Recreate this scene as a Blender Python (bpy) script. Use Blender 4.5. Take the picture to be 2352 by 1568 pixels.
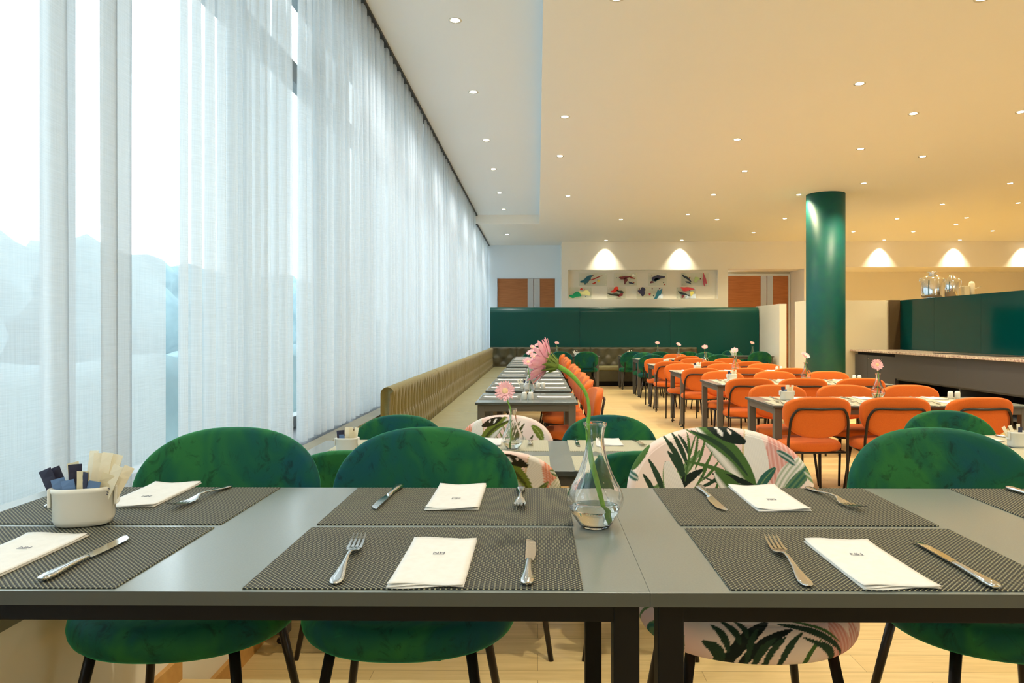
import bpy, bmesh, math, random
from mathutils import Vector, Matrix, noise
C = bpy.context.scene
for o in list(bpy.data.objects): bpy.data.objects.remove(o)
PI = math.pi
R = math.radians

# ------------------------------------------------------------------ camera
cd = bpy.data.cameras.new('camera'); cam = bpy.data.objects.new('camera', cd)
C.collection.objects.link(cam); C.camera = cam
cam.location = (0, 0, 1.35)
cam.rotation_euler = (R(90), 0, math.atan(15/1650))
cd.sensor_width = 36; cd.lens = 36*1650/2352
cd.shift_x = -44/2352; cd.shift_y = -26/2352
cd.clip_start = .05; cd.clip_end = 400

# ------------------------------------------------------------------ view, world
C.view_settings.view_transform = 'Standard'; C.view_settings.look = 'None'
C.view_settings.gamma = 1; C.view_settings.use_curve_mapping = False
C.view_settings.exposure = 0.43
C.cycles.use_denoising = True
C.cycles.transparent_max_bounces = 40
C.cycles.max_bounces = 10; C.cycles.diffuse_bounces = 5
C.cycles.sample_clamp_indirect = 6
w = bpy.data.worlds.new('world'); C.world = w; w.use_nodes = True
wn = w.node_tree; bg = wn.nodes['Background']
bg.inputs[0].default_value = (.80, .91, 1, 1); bg.inputs[1].default_value = 3.5

def link(o): C.collection.objects.link(o); return o
def portal(loc, rot, sx, sy):
    l = bpy.data.lights.new('daylight_portal', 'AREA'); l.shape = 'RECTANGLE'; l.size = sx; l.size_y = sy
    l.cycles.is_portal = True
    o = link(bpy.data.objects.new('daylight_portal', l)); o.location = loc; o.rotation_euler = rot
portal((-1.62, 7.5, 2.35), (0, R(-90), 0), 3.1, 23.5)
portal((9.95, -3.98, 2.0), (R(90), 0, 0), 6, 3.1)  # portal at the added window behind the camera
LAMP_W = 105.0
WARM = (1, .86, .53); MILD = (1, .99, .97)

# ------------------------------------------------------------------ materials
def lin(r, g, b):
    f = lambda v: (v/255/12.92 if v/255 <= .04045 else ((v/255+.055)/1.055)**2.4)
    return (f(r), f(g), f(b), 1)
def mat(name, col, rough=.5, metal=0, spec=.5, **kw):
    m = bpy.data.materials.new(name); m.use_nodes = True
    b = m.node_tree.nodes['Principled BSDF']
    b.inputs['Base Color'].default_value = col; b.inputs['Roughness'].default_value = rough
    b.inputs['Metallic'].default_value = metal; b.inputs['Specular IOR Level'].default_value = spec
    for k, v in kw.items(): b.inputs[k.replace('_', ' ')].default_value = v
    return m
def nodes(m): return m.node_tree.nodes, m.node_tree.links, m.node_tree.nodes['Principled BSDF']
def ramp(nt, fac, stops):
    r = nt.nodes.new('ShaderNodeValToRGB'); nt.links.new(fac, r.inputs[0])
    e = r.color_ramp.elements
    e[0].position, e[0].color = stops[0]; e[1].position, e[1].color = stops[-1]
    for p, c_ in stops[1:-1]:
        x = e.new(p); x.color = c_
    return r.outputs[0]
def noisetex(nt, scale, detail=4, vec=None, rough=.55, dist=0):
    n = nt.nodes.new('ShaderNodeTexNoise'); n.inputs['Scale'].default_value = scale
    n.inputs['Detail'].default_value = detail; n.inputs['Roughness'].default_value = rough
    n.inputs['Distortion'].default_value = dist
    if vec is not None: nt.links.new(vec, n.inputs['Vector'])
    return n.outputs['Fac']
def objvec(nt, scale=(1, 1, 1), geo=False):
    if geo:
        t = nt.nodes.new('ShaderNodeNewGeometry'); out = t.outputs['Position']
    else:
        t = nt.nodes.new('ShaderNodeTexCoord'); out = t.outputs['Object']
    mp = nt.nodes.new('ShaderNodeMapping'); mp.inputs['Scale'].default_value = scale
    nt.links.new(out, mp.inputs['Vector']); return mp.outputs[0]
def bump(m, fac, strength=.2, dist=.01):
    nt = m.node_tree; b = nt.nodes.new('ShaderNodeBump'); b.inputs['Strength'].default_value = strength
    b.inputs['Distance'].default_value = dist; nt.links.new(fac, b.inputs['Height'])
    nt.links.new(b.outputs[0], nt.nodes['Principled BSDF'].inputs['Normal'])
def mottled(name, c1, c2, scale, rough=.5, spec=.5, bs=0, bscale=200, **kw):
    m = mat(name, c1, rough, 0, spec, **kw); nt = m.node_tree
    v = objvec(nt)
    nt.links.new(ramp(nt, noisetex(nt, scale, 4, v), [(.3, c1), (.7, c2)]), nt.nodes['Principled BSDF'].inputs['Base Color'])
    if bs: bump(m, noisetex(nt, bscale, 2, v), bs, .002)
    return m

def velvet():
    m = mat('green_velvet', lin(10, 90, 66), .75, 0, .25); nt = m.node_tree; b = nt.nodes['Principled BSDF']
    b.inputs['Sheen Weight'].default_value = .9; b.inputs['Sheen Roughness'].default_value = .3
    b.inputs['Sheen Tint'].default_value = lin(60, 190, 120)
    oi = nt.nodes.new('ShaderNodeObjectInfo')
    add = nt.nodes.new('ShaderNodeVectorMath'); add.operation = 'ADD'
    nt.links.new(objvec(nt, (1, 1, .8)), add.inputs[0]); nt.links.new(oi.outputs['Location'], add.inputs[1])
    n1 = noisetex(nt, 5, 3, add.outputs[0], .6, .6)
    base = ramp(nt, n1, [(.34, lin(0, 70, 76)), (.5, lin(8, 80, 58)), (.64, lin(34, 102, 50))])
    n2 = noisetex(nt, 15, 4, add.outputs[0], .7, 1.4)
    dk = ramp(nt, n2, [(.33, (.45, .5, .5, 1)), (.46, (1, 1, 1, 1)), (.66, (1.0, 1.0, 1.0, 1)), (.74, (1.25, 1.3, 1.2, 1))])
    mx = nt.nodes.new('ShaderNodeMix'); mx.data_type = 'RGBA'; mx.blend_type = 'MULTIPLY'; mx.inputs[0].default_value = 1
    nt.links.new(base, mx.inputs[6]); nt.links.new(dk, mx.inputs[7])
    nt.links.new(mx.outputs[2], b.inputs['Base Color'])
    bump(m, noisetex(nt, 30, 4, add.outputs[0]), .15, .01)
    return m
M = {}
M['velvet'] = velvet()
M['orange'] = mottled('orange_fabric', lin(208, 98, 34), lin(220, 112, 44), 260, .9, .15, .3, 500, Sheen_Weight=.08)
M['leg_black'] = mat('black_steel', lin(38, 30, 24), .35, .3)
M['frame_black'] = mat('black_table_frame', lin(9, 9, 9), .5, 0, .2)
M['top'] = mottled('table_laminate', lin(118, 125, 120), lin(123, 130, 124), 300, .22, .9, .04, 400)
M['edge'] = mat('shaded_table_edge', lin(66, 70, 64), .5)  # tabletop sides: shade of faces turned from the light put into the colour
M['leg_grey'] = mat('grey_table_leg', lin(94, 90, 80), .5)
M['foot'] = mat('black_foot', lin(22, 20, 18), .4)
M['steel'] = mat('polished_steel', lin(215, 215, 212), .13, 1)
M['ceramic'] = mat('white_ceramic', lin(228, 224, 210), .15)
M['napkin'] = mottled('white_paper', lin(226, 224, 218), lin(219, 217, 210), 60, .85, .2, .2, 900)
M['ink'] = mat('dark_ink', lin(84, 86, 100), .7)
M['chrome'] = mat('chrome', lin(236, 238, 240), .11, 1)
M['olive'] = mottled('olive_fabric', lin(122, 110, 58), lin(136, 123, 68), 200, .85, .2, .3, 600, Sheen_Weight=.2)
M['leather'] = mottled('olive_leather', lin(84, 78, 56), lin(94, 88, 64), 8, .42, .4)
M['seatpad'] = mottled('olive_leather_seat', lin(140, 132, 88), lin(148, 140, 96), 8, .5, .4)
M['wallwhite'] = mat('wall_paint', lin(240, 234, 220), .85, 0, .2)
M['cream'] = mat('cream_paint', lin(234, 224, 198), .8, 0, .2)
M['ceiling'] = mat('ceiling_paint', lin(240, 238, 230), .6, 0, .25)
M['ceilgrey'] = mat('ceiling_tray_paint', lin(232, 240, 246), .6, 0, .25)
M['greenpanel'] = mat('green_leatherette', lin(2, 72, 64), .34, 0, .3)
M['greenglass'] = mat('green_back_painted_glass', lin(0, 70, 72), .10, 0, .2)
M['column'] = mottled('green_column_wrap', lin(0, 88, 92), lin(2, 98, 88), 6, .5, .5, .05, 150)
M['anthra'] = mottled('anthracite_front', lin(62, 62, 66), lin(66, 66, 70), 200, .5)
M['dark'] = mat('dark_void', lin(20, 18, 18), .8)
M['brown'] = mat('brown_pillar', lin(84, 64, 34), .6)
M['sill'] = mottled('grey_sill', lin(118, 112, 88), lin(134, 128, 104), 6, .4)
M['black'] = mat('black_trim', lin(28, 30, 30), .5)
M['baseboard'] = mottled('oak_baseboard', lin(190, 140, 70), lin(206, 156, 84), 20, .5)
M['wooddoor'] = None
M['petal'] = mottled('pink_petal', lin(244, 150, 178), lin(250, 184, 200), 60, .6, .3, Subsurface_Weight=.15)
M['petal2'] = mat('pale_pink_petal', lin(250, 190, 190), .6, 0, .3)
M['calyx'] = mat('green_calyx', lin(110, 134, 50), .6)
M['stem'] = mottled('green_stem', lin(104, 160, 50), lin(130, 180, 70), 60, .5, .4)
M['eye'] = mat('flower_eye', lin(240, 200, 150), .8)
M['navy'] = mat('navy_paper', lin(34, 36, 62), .5)
M['blue'] = mat('blue_paper', lin(90, 120, 160), .5)
M['paper'] = mat('cream_paper', lin(236, 226, 198), .6)
M['paper2'] = mat('kraft_paper', lin(214, 200, 162), .6)
M['plastic'] = mat('black_plastic', lin(30, 30, 30), .4)
def glass(name, col=(1, 1, 1, 1), ior=1.45, rough=0):
    m = mat(name, col, rough); b = m.node_tree.nodes['Principled BSDF']
    b.inputs['Transmission Weight'].default_value = 1; b.inputs['IOR'].default_value = ior; return m
M['glass'] = glass('clear_glass')
M['water'] = glass('water', (.97, .98, .9, 1), 1.33)
def pane():
    m = bpy.data.materials.new('window_glass'); m.use_nodes = True; nt = m.node_tree; nt.nodes.clear()
    t = nt.nodes.new('ShaderNodeBsdfTransparent'); t.inputs[0].default_value = (.93, .96, .95, 1)
    g = nt.nodes.new('ShaderNodeBsdfGlossy'); g.inputs['Roughness'].default_value = .02
    x = nt.nodes.new('ShaderNodeMixShader'); x.inputs[0].default_value = .06
    o = nt.nodes.new('ShaderNodeOutputMaterial')
    nt.links.new(t.outputs[0], x.inputs[1]); nt.links.new(g.outputs[0], x.inputs[2]); nt.links.new(x.outputs[0], o.inputs[0])
    return m
M['pane'] = pane()
def acrylic():
    m = pane(); m.name = 'clear_acrylic'
    m.node_tree.nodes['Transparent BSDF'].inputs[0].default_value = (.95, .97, .96, 1); return m
M['acrylic'] = acrylic()
def sheer():
    m = bpy.data.materials.new('sheer_linen'); m.use_nodes = True; nt = m.node_tree; nt.nodes.clear()
    N = nt.nodes.new
    uv = N('ShaderNodeUVMap').outputs[0]
    def mp(s):
        q = N('ShaderNodeMapping'); q.inputs['Scale'].default_value = s; nt.links.new(uv, q.inputs[0]); return q.outputs[0]
    h1 = noisetex(nt, 1, 3, mp((9, 420, 1)), .6)
    h2 = noisetex(nt, 1, 3, mp((500, 5, 1)), .6)
    ad = N('ShaderNodeMath'); ad.operation = 'ADD'; nt.links.new(h1, ad.inputs[0]); nt.links.new(h2, ad.inputs[1])
    mr = N('ShaderNodeMapRange'); mr.inputs['From Min'].default_value = .75; mr.inputs['From Max'].default_value = 1.25
    mr.inputs['To Min'].default_value = .58; mr.inputs['To Max'].default_value = .74
    nt.links.new(ad.outputs[0], mr.inputs[0])
    t = N('ShaderNodeBsdfTransparent'); tl = N('ShaderNodeBsdfTranslucent'); df = N('ShaderNodeBsdfDiffuse')
    tl.inputs[0].default_value = (.72, .77, .80, 1); df.inputs[0].default_value = (.74, .78, .80, 1)
    a = N('ShaderNodeMixShader'); a.inputs[0].default_value = .5
    nt.links.new(tl.outputs[0], a.inputs[1]); nt.links.new(df.outputs[0], a.inputs[2])
    b = N('ShaderNodeMixShader'); nt.links.new(mr.outputs[0], b.inputs[0])
    nt.links.new(t.outputs[0], b.inputs[1]); nt.links.new(a.outputs[0], b.inputs[2])
    o = N('ShaderNodeOutputMaterial'); nt.links.new(b.outputs[0], o.inputs[0]); return m
M['sheer'] = sheer()
def woodfloor():
    m = mat('oak_plank_floor', lin(216, 170, 100), .42, 0, .4); nt = m.node_tree; b = nt.nodes['Principled BSDF']
    v = objvec(nt, (1, 1, 1), True)
    br = nt.nodes.new('ShaderNodeTexBrick'); nt.links.new(v, br.inputs['Vector'])
    br.inputs['Scale'].default_value = 1; br.inputs['Brick Width'].default_value = 1.3; br.inputs['Row Height'].default_value = .15
    br.inputs['Mortar Size'].default_value = .0015; br.inputs['Color1'].default_value = lin(226, 197, 138)
    br.inputs['Color2'].default_value = lin(218, 186, 124); br.inputs['Mortar'].default_value = lin(176, 146, 94)
    g = noisetex(nt, 1, 5, objvec(nt, (2.5, 38, 1), True), .6, .5)
    mx = nt.nodes.new('ShaderNodeMix'); mx.data_type = 'RGBA'; mx.blend_type = 'MULTIPLY'; mx.inputs[0].default_value = .8
    nt.links.new(br.outputs['Color'], mx.inputs[6])
    nt.links.new(ramp(nt, g, [(.3, (.80, .76, .68, 1)), (.65, (1, 1, 1, 1))]), mx.inputs[7])
    nt.links.new(mx.outputs[2], b.inputs['Base Color']); return m
M['floor'] = woodfloor()
def wooddoor():
    m = mat('brown_wood_veneer', lin(170, 98, 52), .5, 0, .4); nt = m.node_tree
    g = noisetex(nt, 1, 5, objvec(nt, (3, 3, 60)), .6, .4)
    nt.links.new(ramp(nt, g, [(.3, lin(164, 98, 50)), (.7, lin(192, 122, 68))]), nt.nodes['Principled BSDF'].inputs['Base Color']); return m
M['wooddoor'] = wooddoor()
def weave(name, dark, light, period, rough=.6):
    m = mat(name, dark, rough, 0, .4); nt = m.node_tree; b = nt.nodes['Principled BSDF']; N = nt.nodes.new
    sp = N('ShaderNodeSeparateXYZ'); nt.links.new(objvec(nt), sp.inputs[0])
    def s(out, k, ph=0):
        a = N('ShaderNodeMath'); a.operation = 'MULTIPLY_ADD'; a.inputs[1].default_value = 2*PI/period*k; a.inputs[2].default_value = ph
        nt.links.new(out, a.inputs[0]); c = N('ShaderNodeMath'); c.operation = 'SINE'; nt.links.new(a.outputs[0], c.inputs[0]); return c.outputs[0]
    mu = N('ShaderNodeMath'); mu.operation = 'MULTIPLY'; nt.links.new(s(sp.outputs[0], 1), mu.inputs[0]); nt.links.new(s(sp.outputs[1], 1), mu.inputs[1])
    r = ramp(nt, mu.outputs[0], [(.0, dark), (.3, dark), (.62, light)])
    nt.links.new(r, b.inputs['Base Color']); bump(m, mu.outputs[0], .8, .0015); return m
M['mat_dark'] = weave('charcoal_woven_vinyl', lin(40, 42, 38), lin(168, 164, 132), .0085)
M['mat_reflect'] = weave('reflection_pale_vinyl', lin(176, 170, 140), lin(240, 234, 208), .0085)  # paler copy of the woven mat, grazing reflection put into its colour
M['mat_grey'] = weave('grey_woven_vinyl', lin(96, 94, 80), lin(150, 146, 124), .0085)
def marble():
    m = mat('speckled_granite', lin(190, 170, 160), .25); nt = m.node_tree
    n = noisetex(nt, 26, 6, objvec(nt), .7, .8)
    nt.links.new(ramp(nt, n, [(.3, lin(110, 84, 80)), (.45, lin(176, 150, 144)), (.55, lin(206, 190, 172)), (.75, lin(232, 220, 200))]), nt.nodes['Principled BSDF'].inputs['Base Color']); return m
M['marble'] = marble()
def attrmat():
    m = mat('leaf_print_fabric', (1, 1, 1, 1), .85, 0, .2); nt = m.node_tree
    a = nt.nodes.new('ShaderNodeVertexColor'); a.layer_name = 'Print'
    nt.links.new(a.outputs[0], nt.nodes['Principled BSDF'].inputs['Base Color'])
    bump(m, noisetex(nt, 700, 2, objvec(nt)), .15, .001); return m
M['print'] = attrmat()
def emis(name, col, s):
    m = bpy.data.materials.new(name); m.use_nodes = True; b = m.node_tree.nodes['Principled BSDF']
    b.inputs['Base Color'].default_value = (1, 1, 1, 1); b.inputs['Emission Color'].default_value = (*col, 1); b.inputs['Emission Strength'].default_value = s; return m
M['lamp'] = emis('lit_lamp_lens', (1, .90, .68), 30)
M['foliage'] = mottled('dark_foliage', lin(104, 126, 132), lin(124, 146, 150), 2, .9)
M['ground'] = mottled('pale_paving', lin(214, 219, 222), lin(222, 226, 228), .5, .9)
M['mullion'] = mat('grey_aluminium', lin(126, 134, 138), .5)
for k_, c_ in dict(a_teal=(8, 96, 116), a_green=(0, 150, 100), a_red=(176, 36, 22), a_navy=(26, 22, 66), a_wine=(110, 24, 34), a_dark=(30, 36, 26), a_yellow=(230, 214, 90), a_pale=(226, 220, 150), a_lime=(176, 200, 120)).items():
    M[k_] = mat('glass_paint_'+k_[2:], lin(*c_), .2)

# ------------------------------------------------------------------ mesh helpers
class MB:
    def __init__(s): s.v = []; s.f = []; s.mi = []
    def add(s, v, f, mi=0):
        n = len(s.v); s.v += [tuple(p) for p in v]; s.f += [tuple(i+n for i in q) for q in f]; s.mi += [mi]*len(f); return s
    def box(s, x0, x1, y0, y1, z0, z1, mi=0):
        v = [(x, y, z) for z in (z0, z1) for y in (y0, y1) for x in (x0, x1)]
        return s.add(v, [(0, 2, 3, 1), (4, 5, 7, 6), (0, 1, 5, 4), (2, 6, 7, 3), (0, 4, 6, 2), (1, 3, 7, 5)], mi)
    def tube(s, pts, r, n=10, mi=0, close=True):
        pts = [Vector(p) for p in pts]; rs = r if isinstance(r, (list, tuple)) else [r]*len(pts)
        v = []; up = None
        for i, p in enumerate(pts):
            t = (pts[min(i+1, len(pts)-1)]-pts[max(i-1, 0)]).normalized()
            if up is None: up = Vector((0, 0, 1)) if abs(t.z) < .9 else Vector((0, 1, 0))
            a = t.cross(up).normalized(); b = a.cross(t).normalized(); up = b
            v += [p+(a*math.cos(2*PI*k/n)+b*math.sin(2*PI*k/n))*rs[i] for k in range(n)]
        f = [(i*n+k, i*n+(k+1) % n, (i+1)*n+(k+1) % n, (i+1)*n+k) for i in range(len(pts)-1) for k in range(n)]
        if close: f += [tuple(range(n))[::-1], tuple((len(pts)-1)*n+k for k in range(n))]
        return s.add(v, f, mi)
    def lathe(s, prof, n=24, mi=0, c=(0, 0, 0), lobes=0, amp=0, sx=1, sy=1, cap=True):
        v = []
        for r, z in prof:
            for k in range(n):
                a = 2*PI*k/n; q = r*(1+amp*math.cos(lobes*a)) if lobes else r
                v.append((c[0]+q*sx*math.cos(a), c[1]+q*sy*math.sin(a), c[2]+z))
        f = [(i*n+k, i*n+(k+1) % n, (i+1)*n+(k+1) % n, (i+1)*n+k) for i in range(len(prof)-1) for k in range(n)]
        if cap: f += [tuple(range(n))[::-1], tuple((len(prof)-1)*n+k for k in range(n))]
        return s.add(v, f, mi)
    def obj(s, name, mats, parent=None, smooth=False, bevel=0, seg=2, uv=None):
        me = bpy.data.meshes.new(name); me.from_pydata(s.v, [], s.f)
        for m in (mats if isinstance(mats, (list, tuple)) else [mats]): me.materials.append(m)
        for p, i in zip(me.polygons, s.mi): p.material_index = i; p.use_smooth = smooth
        if uv:
            l = me.uv_layers.new(name='UVMap')
            for lp in me.loops: l.data[lp.index].uv = uv[lp.vertex_index]
        me.update()
        o = link(bpy.data.objects.new(name, me)); o.parent = parent
        if bevel:
            b = o.modifiers.new('bevel', 'BEVEL'); b.width = bevel; b.segments = seg; b.limit_method = 'ANGLE'
        return o
def spline(pts, n=6):
    P = [Vector(p) for p in pts]; out = []
    for i in range(len(P)-1):
        a, b, c, d = P[max(i-1, 0)], P[i], P[i+1], P[min(i+2, len(P)-1)]
        for k in range(n):
            t = k/n
            out.append(.5*((2*b)+(c-a)*t+(2*a-5*b+4*c-d)*t*t+(3*b-a-3*c+d)*t**3))
    return out+[P[-1]]
def tag(o, label=None, cat=None, group=None, kind=None):
    if label: o['label'] = label
    if cat: o['category'] = cat
    if group: o['group'] = group
    if kind: o['kind'] = kind
    return o
def empty(name, loc, rz=0, label=None, cat=None, group=None):
    o = link(bpy.data.objects.new(name, None)); o.location = loc; o.rotation_euler = (0, 0, rz); o.empty_display_size = .1
    return tag(o, label, cat, group)
KIDS = {}
def kids(o): return [c for c in bpy.data.objects if c.parent == o]
def copy_tree(o, parent=None):
    if o.name not in KIDS: KIDS[o.name] = [c.name for c in kids(o)]
    c = o.copy(); link(c)
    if parent is not None: c.parent = parent; c.matrix_parent_inverse = o.matrix_parent_inverse.copy()
    for ch in KIDS[o.name]: copy_tree(bpy.data.objects[ch], c)
    return c
class Proto:                                                     # the first placement uses the object itself, later ones copies
    def __init__(s, o): s.o = o; s.used = False
    def put(s, loc, rz=0, label=None, group=None, cat=None, scale=None, rot=None):
        o = copy_tree(s.o) if s.used else s.o
        if not s.used: s.used = True; copy_first(s.o)
        o.location = loc; o.rotation_euler = rot if rot else (0, 0, rz)
        if scale: o.scale = scale
        tag(o, label, cat, group); return o
def copy_first(o):
    if o.name not in KIDS: KIDS[o.name] = [c.name for c in kids(o)]
    for n in KIDS[o.name]: copy_first(bpy.data.objects[n])
def struct(name, mb, m, parent=None, **kw):
    o = mb.obj(name, m, parent, **kw)
    if parent is None: o['kind'] = 'structure'
    return o
def superpt(a, hw, ht, hb, nt=2.4, nb=2.4):
    c, s = math.cos(a), math.sin(a); n = nt if s >= 0 else nb; h = ht if s >= 0 else hb
    x = math.copysign(abs(c)**(2/n), c)*hw; z = math.copysign(abs(s)**(2/n), s)*h
    return x, z
def pillow(outline, prof, nang, fn):
    """prof: list of (scale, height); outline(a)->(x,z); fn(x,z,h)->vertex"""
    mb = MB(); v = []; f = []
    for sc, h in prof:
        for k in range(nang):
            x, z = outline(2*PI*k/nang); v.append(fn(x*sc, z*sc, h))
    m = len(prof)
    f = [(i*nang+k, i*nang+(k+1) % nang, (i+1)*nang+(k+1) % nang, (i+1)*nang+k) for i in range(m-1) for k in range(nang)]
    v.append(fn(0, 0, prof[0][1])); v.append(fn(0, 0, prof[-1][1]))
    f += [(len(v)-2, (k+1) % nang, k) for k in range(nang)] + [(len(v)-1, (m-1)*nang+k, (m-1)*nang+(k+1) % nang) for k in range(nang)]
    return mb.add(v, f)

# ------------------------------------------------------------------ leaf print
def leafprint(seed):
    """returns a function (u, w arrays) -> colour array; blades are lens shapes laid over one another"""
    c = lambda *q: lin(*q)[:3]
    g1, g2, g3, wh, tl, bk = c(44, 66, 46), c(72, 104, 50), c(120, 146, 96), c(228, 222, 212), c(50, 98, 84), c(28, 38, 32)
    pk, ro, cr = c(232, 196, 186), c(214, 146, 132), c(238, 220, 206)
    if seed == 3: g1, g2, g3, tl, ro, bk = c(70, 74, 30), c(110, 122, 44), c(150, 158, 84), c(84, 100, 50), c(214, 128, 92), c(44, 38, 20)
    L = []
    B = lambda X, Y: (X*.000408-.509, .309-Y*.000408)            # back
    S_ = lambda X, Y: (X*.000357-.5107, -.25+(450-Y)*.0005)      # seat front
    def add(m, a, b, hw, bend, lc, rc=None, mode=0): L.append((m(*a), m(*b), hw, bend, lc, rc, mode))
    add(B, (1690, 250), (1720, 760), .052, 0, ro, pk, 2)
    add(B, (1490, 240), (1530, 780), .037, .0, wh, c(206, 176, 120), 1)
    add(B, (1110, 250), (1500, 720), .036, .012, g2, wh, 3)
    add(B, (600, 560), (760, 350), .022, .008, g2, g3, 0)
    add(B, (560, 760), (1120, 430), .017, -.03, g3, g2, 2)
    add(B, (580, 560), (660, 620), .012, 0, tl, wh, 2)
    add(B, (1180, 258), (1450, 372), .020, 0, bk)
    add(B, (1250, 270), (1290, 330), .006, 0, wh); add(B, (1330, 280), (1350, 320), .004, 0, cr)
    add(B, (1640, 760), (1880, 460), .030, .01, wh, g3, 2)
    add(B, (1680, 740), (1890, 520), .017, 0, tl, g3, 2)
    add(B, (1500, 720), (1645, 540), .013, .004, tl, g3, 0)
    add(B, (1660, 425), (1780, 520), .011, .003, tl, wh, 2)
    add(B, (1840, 560), (1930, 650), .011, 0, g3, wh, 2)
    add(B, (1870, 720), (1960, 660), .012, 0, tl)
    for (a, b_, hw) in (((740, 480), (850, 740), 8), ((862, 330), (1000, 570), 8), ((920, 300), (1025, 540), 7), ((965, 315), (1040, 470), 5), ((882, 430), (1015, 650), 9), ((695, 580), (785, 760), 7),
                        ((862, 500), (925, 740), 8), ((1030, 300), (1030, 500), 4), ((1110, 310), (1045, 560), 4), ((1160, 340), (1075, 560), 4), ((1210, 430), (1100, 600), 4), ((1250, 500), (1120, 640), 4),
                        ((1180, 500), (1060, 700), 4), ((1290, 580), (1100, 690), 5), ((800, 620), (850, 760), 6), ((1240, 640), (1190, 730), 4), ((1330, 650), (1300, 720), 4)):
        add(B, a, b_, hw*.00105, .004, g1 if hw > 4 else g2)
    add(B, (880, 750), (1130, 560), .013, .006, bk)
    add(B, (1000, 640), (1100, 300), .003, .004, g2)
    add(B, (1020, 280), (1470, 620), .005, .012, g2); add(B, (1060, 290), (1450, 600), .0075, .02, g1)
    add(B, (1000, 500), (1500, 690), .006, .012, g2); add(B, (1200, 590), (1490, 670), .009, .004, bk)
    add(B, (1100, 600), (1480, 700), .003, -.006, g1); add(B, (1370, 660), (1500, 700), .006, 0, g1)
    # seat
    add(S_, (1850, 150), (1960, 420), .030, 0, ro, pk, 2); add(S_, (2010, 120), (2090, 400), .026, 0, ro, cr, 2)
    add(S_, (690, 60), (860, 330), .030, .01, tl, g3, 2); add(S_, (780, 60), (900, 330), .012, 0, g2)
    add(S_, (1910, 420), (2070, 230), .015, .004, g2, g3, 0); add(S_, (1660, 420), (1930, 400), .013, .006, g2)
    add(S_, (1100, 420), (1420, 180), .018, 0, bk); add(S_, (1190, 430), (1560, 240), .013, .005, bk)
    for (a, b_, hw) in (((1000, 280), (1130, 400), 9), ((1060, 190), (1150, 360), 7), ((1130, 170), (1220, 330), 7), ((1210, 170), (1270, 300), 6), ((1290, 440), (1440, 300), 7), ((1350, 450), (1510, 290), 6),
                        ((1440, 460), (1620, 260), 6), ((1600, 460), (1740, 290), 4), ((1260, 420), (1340, 240), 6), ((1480, 200), (1900, 320), 9), ((1560, 170), (1880, 280), 5), ((1620, 290), (1900, 390), 6), ((1740, 300), (1850, 380), 7), ((900, 330), (1010, 430), 8)):
        add(S_, a, b_, hw*.00125, .006, g1 if hw > 5 else g2)
    for k in range(7): add(S_, (960+k*150, -60+(k % 3)*40), (1100+k*140, 140), .008, .004, (g1, g2, tl)[k % 3])
    add(S_, (1400, -200), (1700, 120), .03, .01, g2, wh, 3); add(S_, (1000, -260), (1120, 80), .03, 0, wh, g3, 1)
    off = {1: (0, 0), 3: (.055, .02)}[seed]; flip = -1 if seed == 3 else 1
    import numpy as np
    def col(u, w_):
        u = (u+off[0])*flip; w_ = w_+off[1]
        t = (.5+.5*np.sin(u*15+w_*5+1.2*np.sin(u*23+w_*17)))[:, None]
        out = np.array(cr)*(1-t)+np.array(pk)*t*.9+np.array(cr)*t*.1
        for p0, p1, hw, bend, lc, rc, mode in L:
            dx, dz = p1[0]-p0[0], p1[1]-p0[1]; ll = dx*dx+dz*dz; q = math.sqrt(ll)
            s_ = ((u-p0[0])*dx+(w_-p0[1])*dz)/ll
            ins = (s_ > 0) & (s_ < 1); sc_ = np.clip(s_, 0, 1)
            pd = ((u-p0[0])*dz-(w_-p0[1])*dx)/q+bend*np.sin(PI*sc_)
            wd = hw*np.sin(PI*np.clip(sc_*.94+.03, 0, 1))**.65
            m = ins & (np.abs(pd) < wd); e = np.abs(pd)/np.maximum(wd, 1e-6)
            cc = np.array(lc)[None, :]*(np.ones_like(u)[:, None])
            if mode == 0 and rc: cc = np.where((e < .12)[:, None], np.array(rc), cc)
            if mode == 1: cc = np.where((pd > wd*.86)[:, None], np.array(rc), cc)
            if mode == 2: k = (.5+.5*np.sin(pd*520+s_*3))[:, None]**1.5; cc = cc*(1-k*.7)+np.array(rc)*k*.7
            if mode == 3: k = np.clip((pd/wd)*2.2-.2, 0, 1)[:, None]*(1-e[:, None]**8); cc = cc*(1-k)+np.array(rc)*k
            cc = cc*(.94+.08*np.sin(pd*1400+s_*11))[:, None]
            out = np.where(m[:, None], cc, out)
        return out
    return col
def paint(o, col, get):
    import numpy as np
    me = o.data; n = len(me.vertices); co = np.empty(n*3, dtype=np.float64); me.vertices.foreach_get('co', co); co = co.reshape(n, 3)
    rgb = col(*get(co)); a = me.color_attributes.new('Print', 'FLOAT_COLOR', 'POINT')
    a.data.foreach_set('color', np.concatenate([rgb, np.ones((n, 1))], 1).astype(np.float32).ravel())

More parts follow.
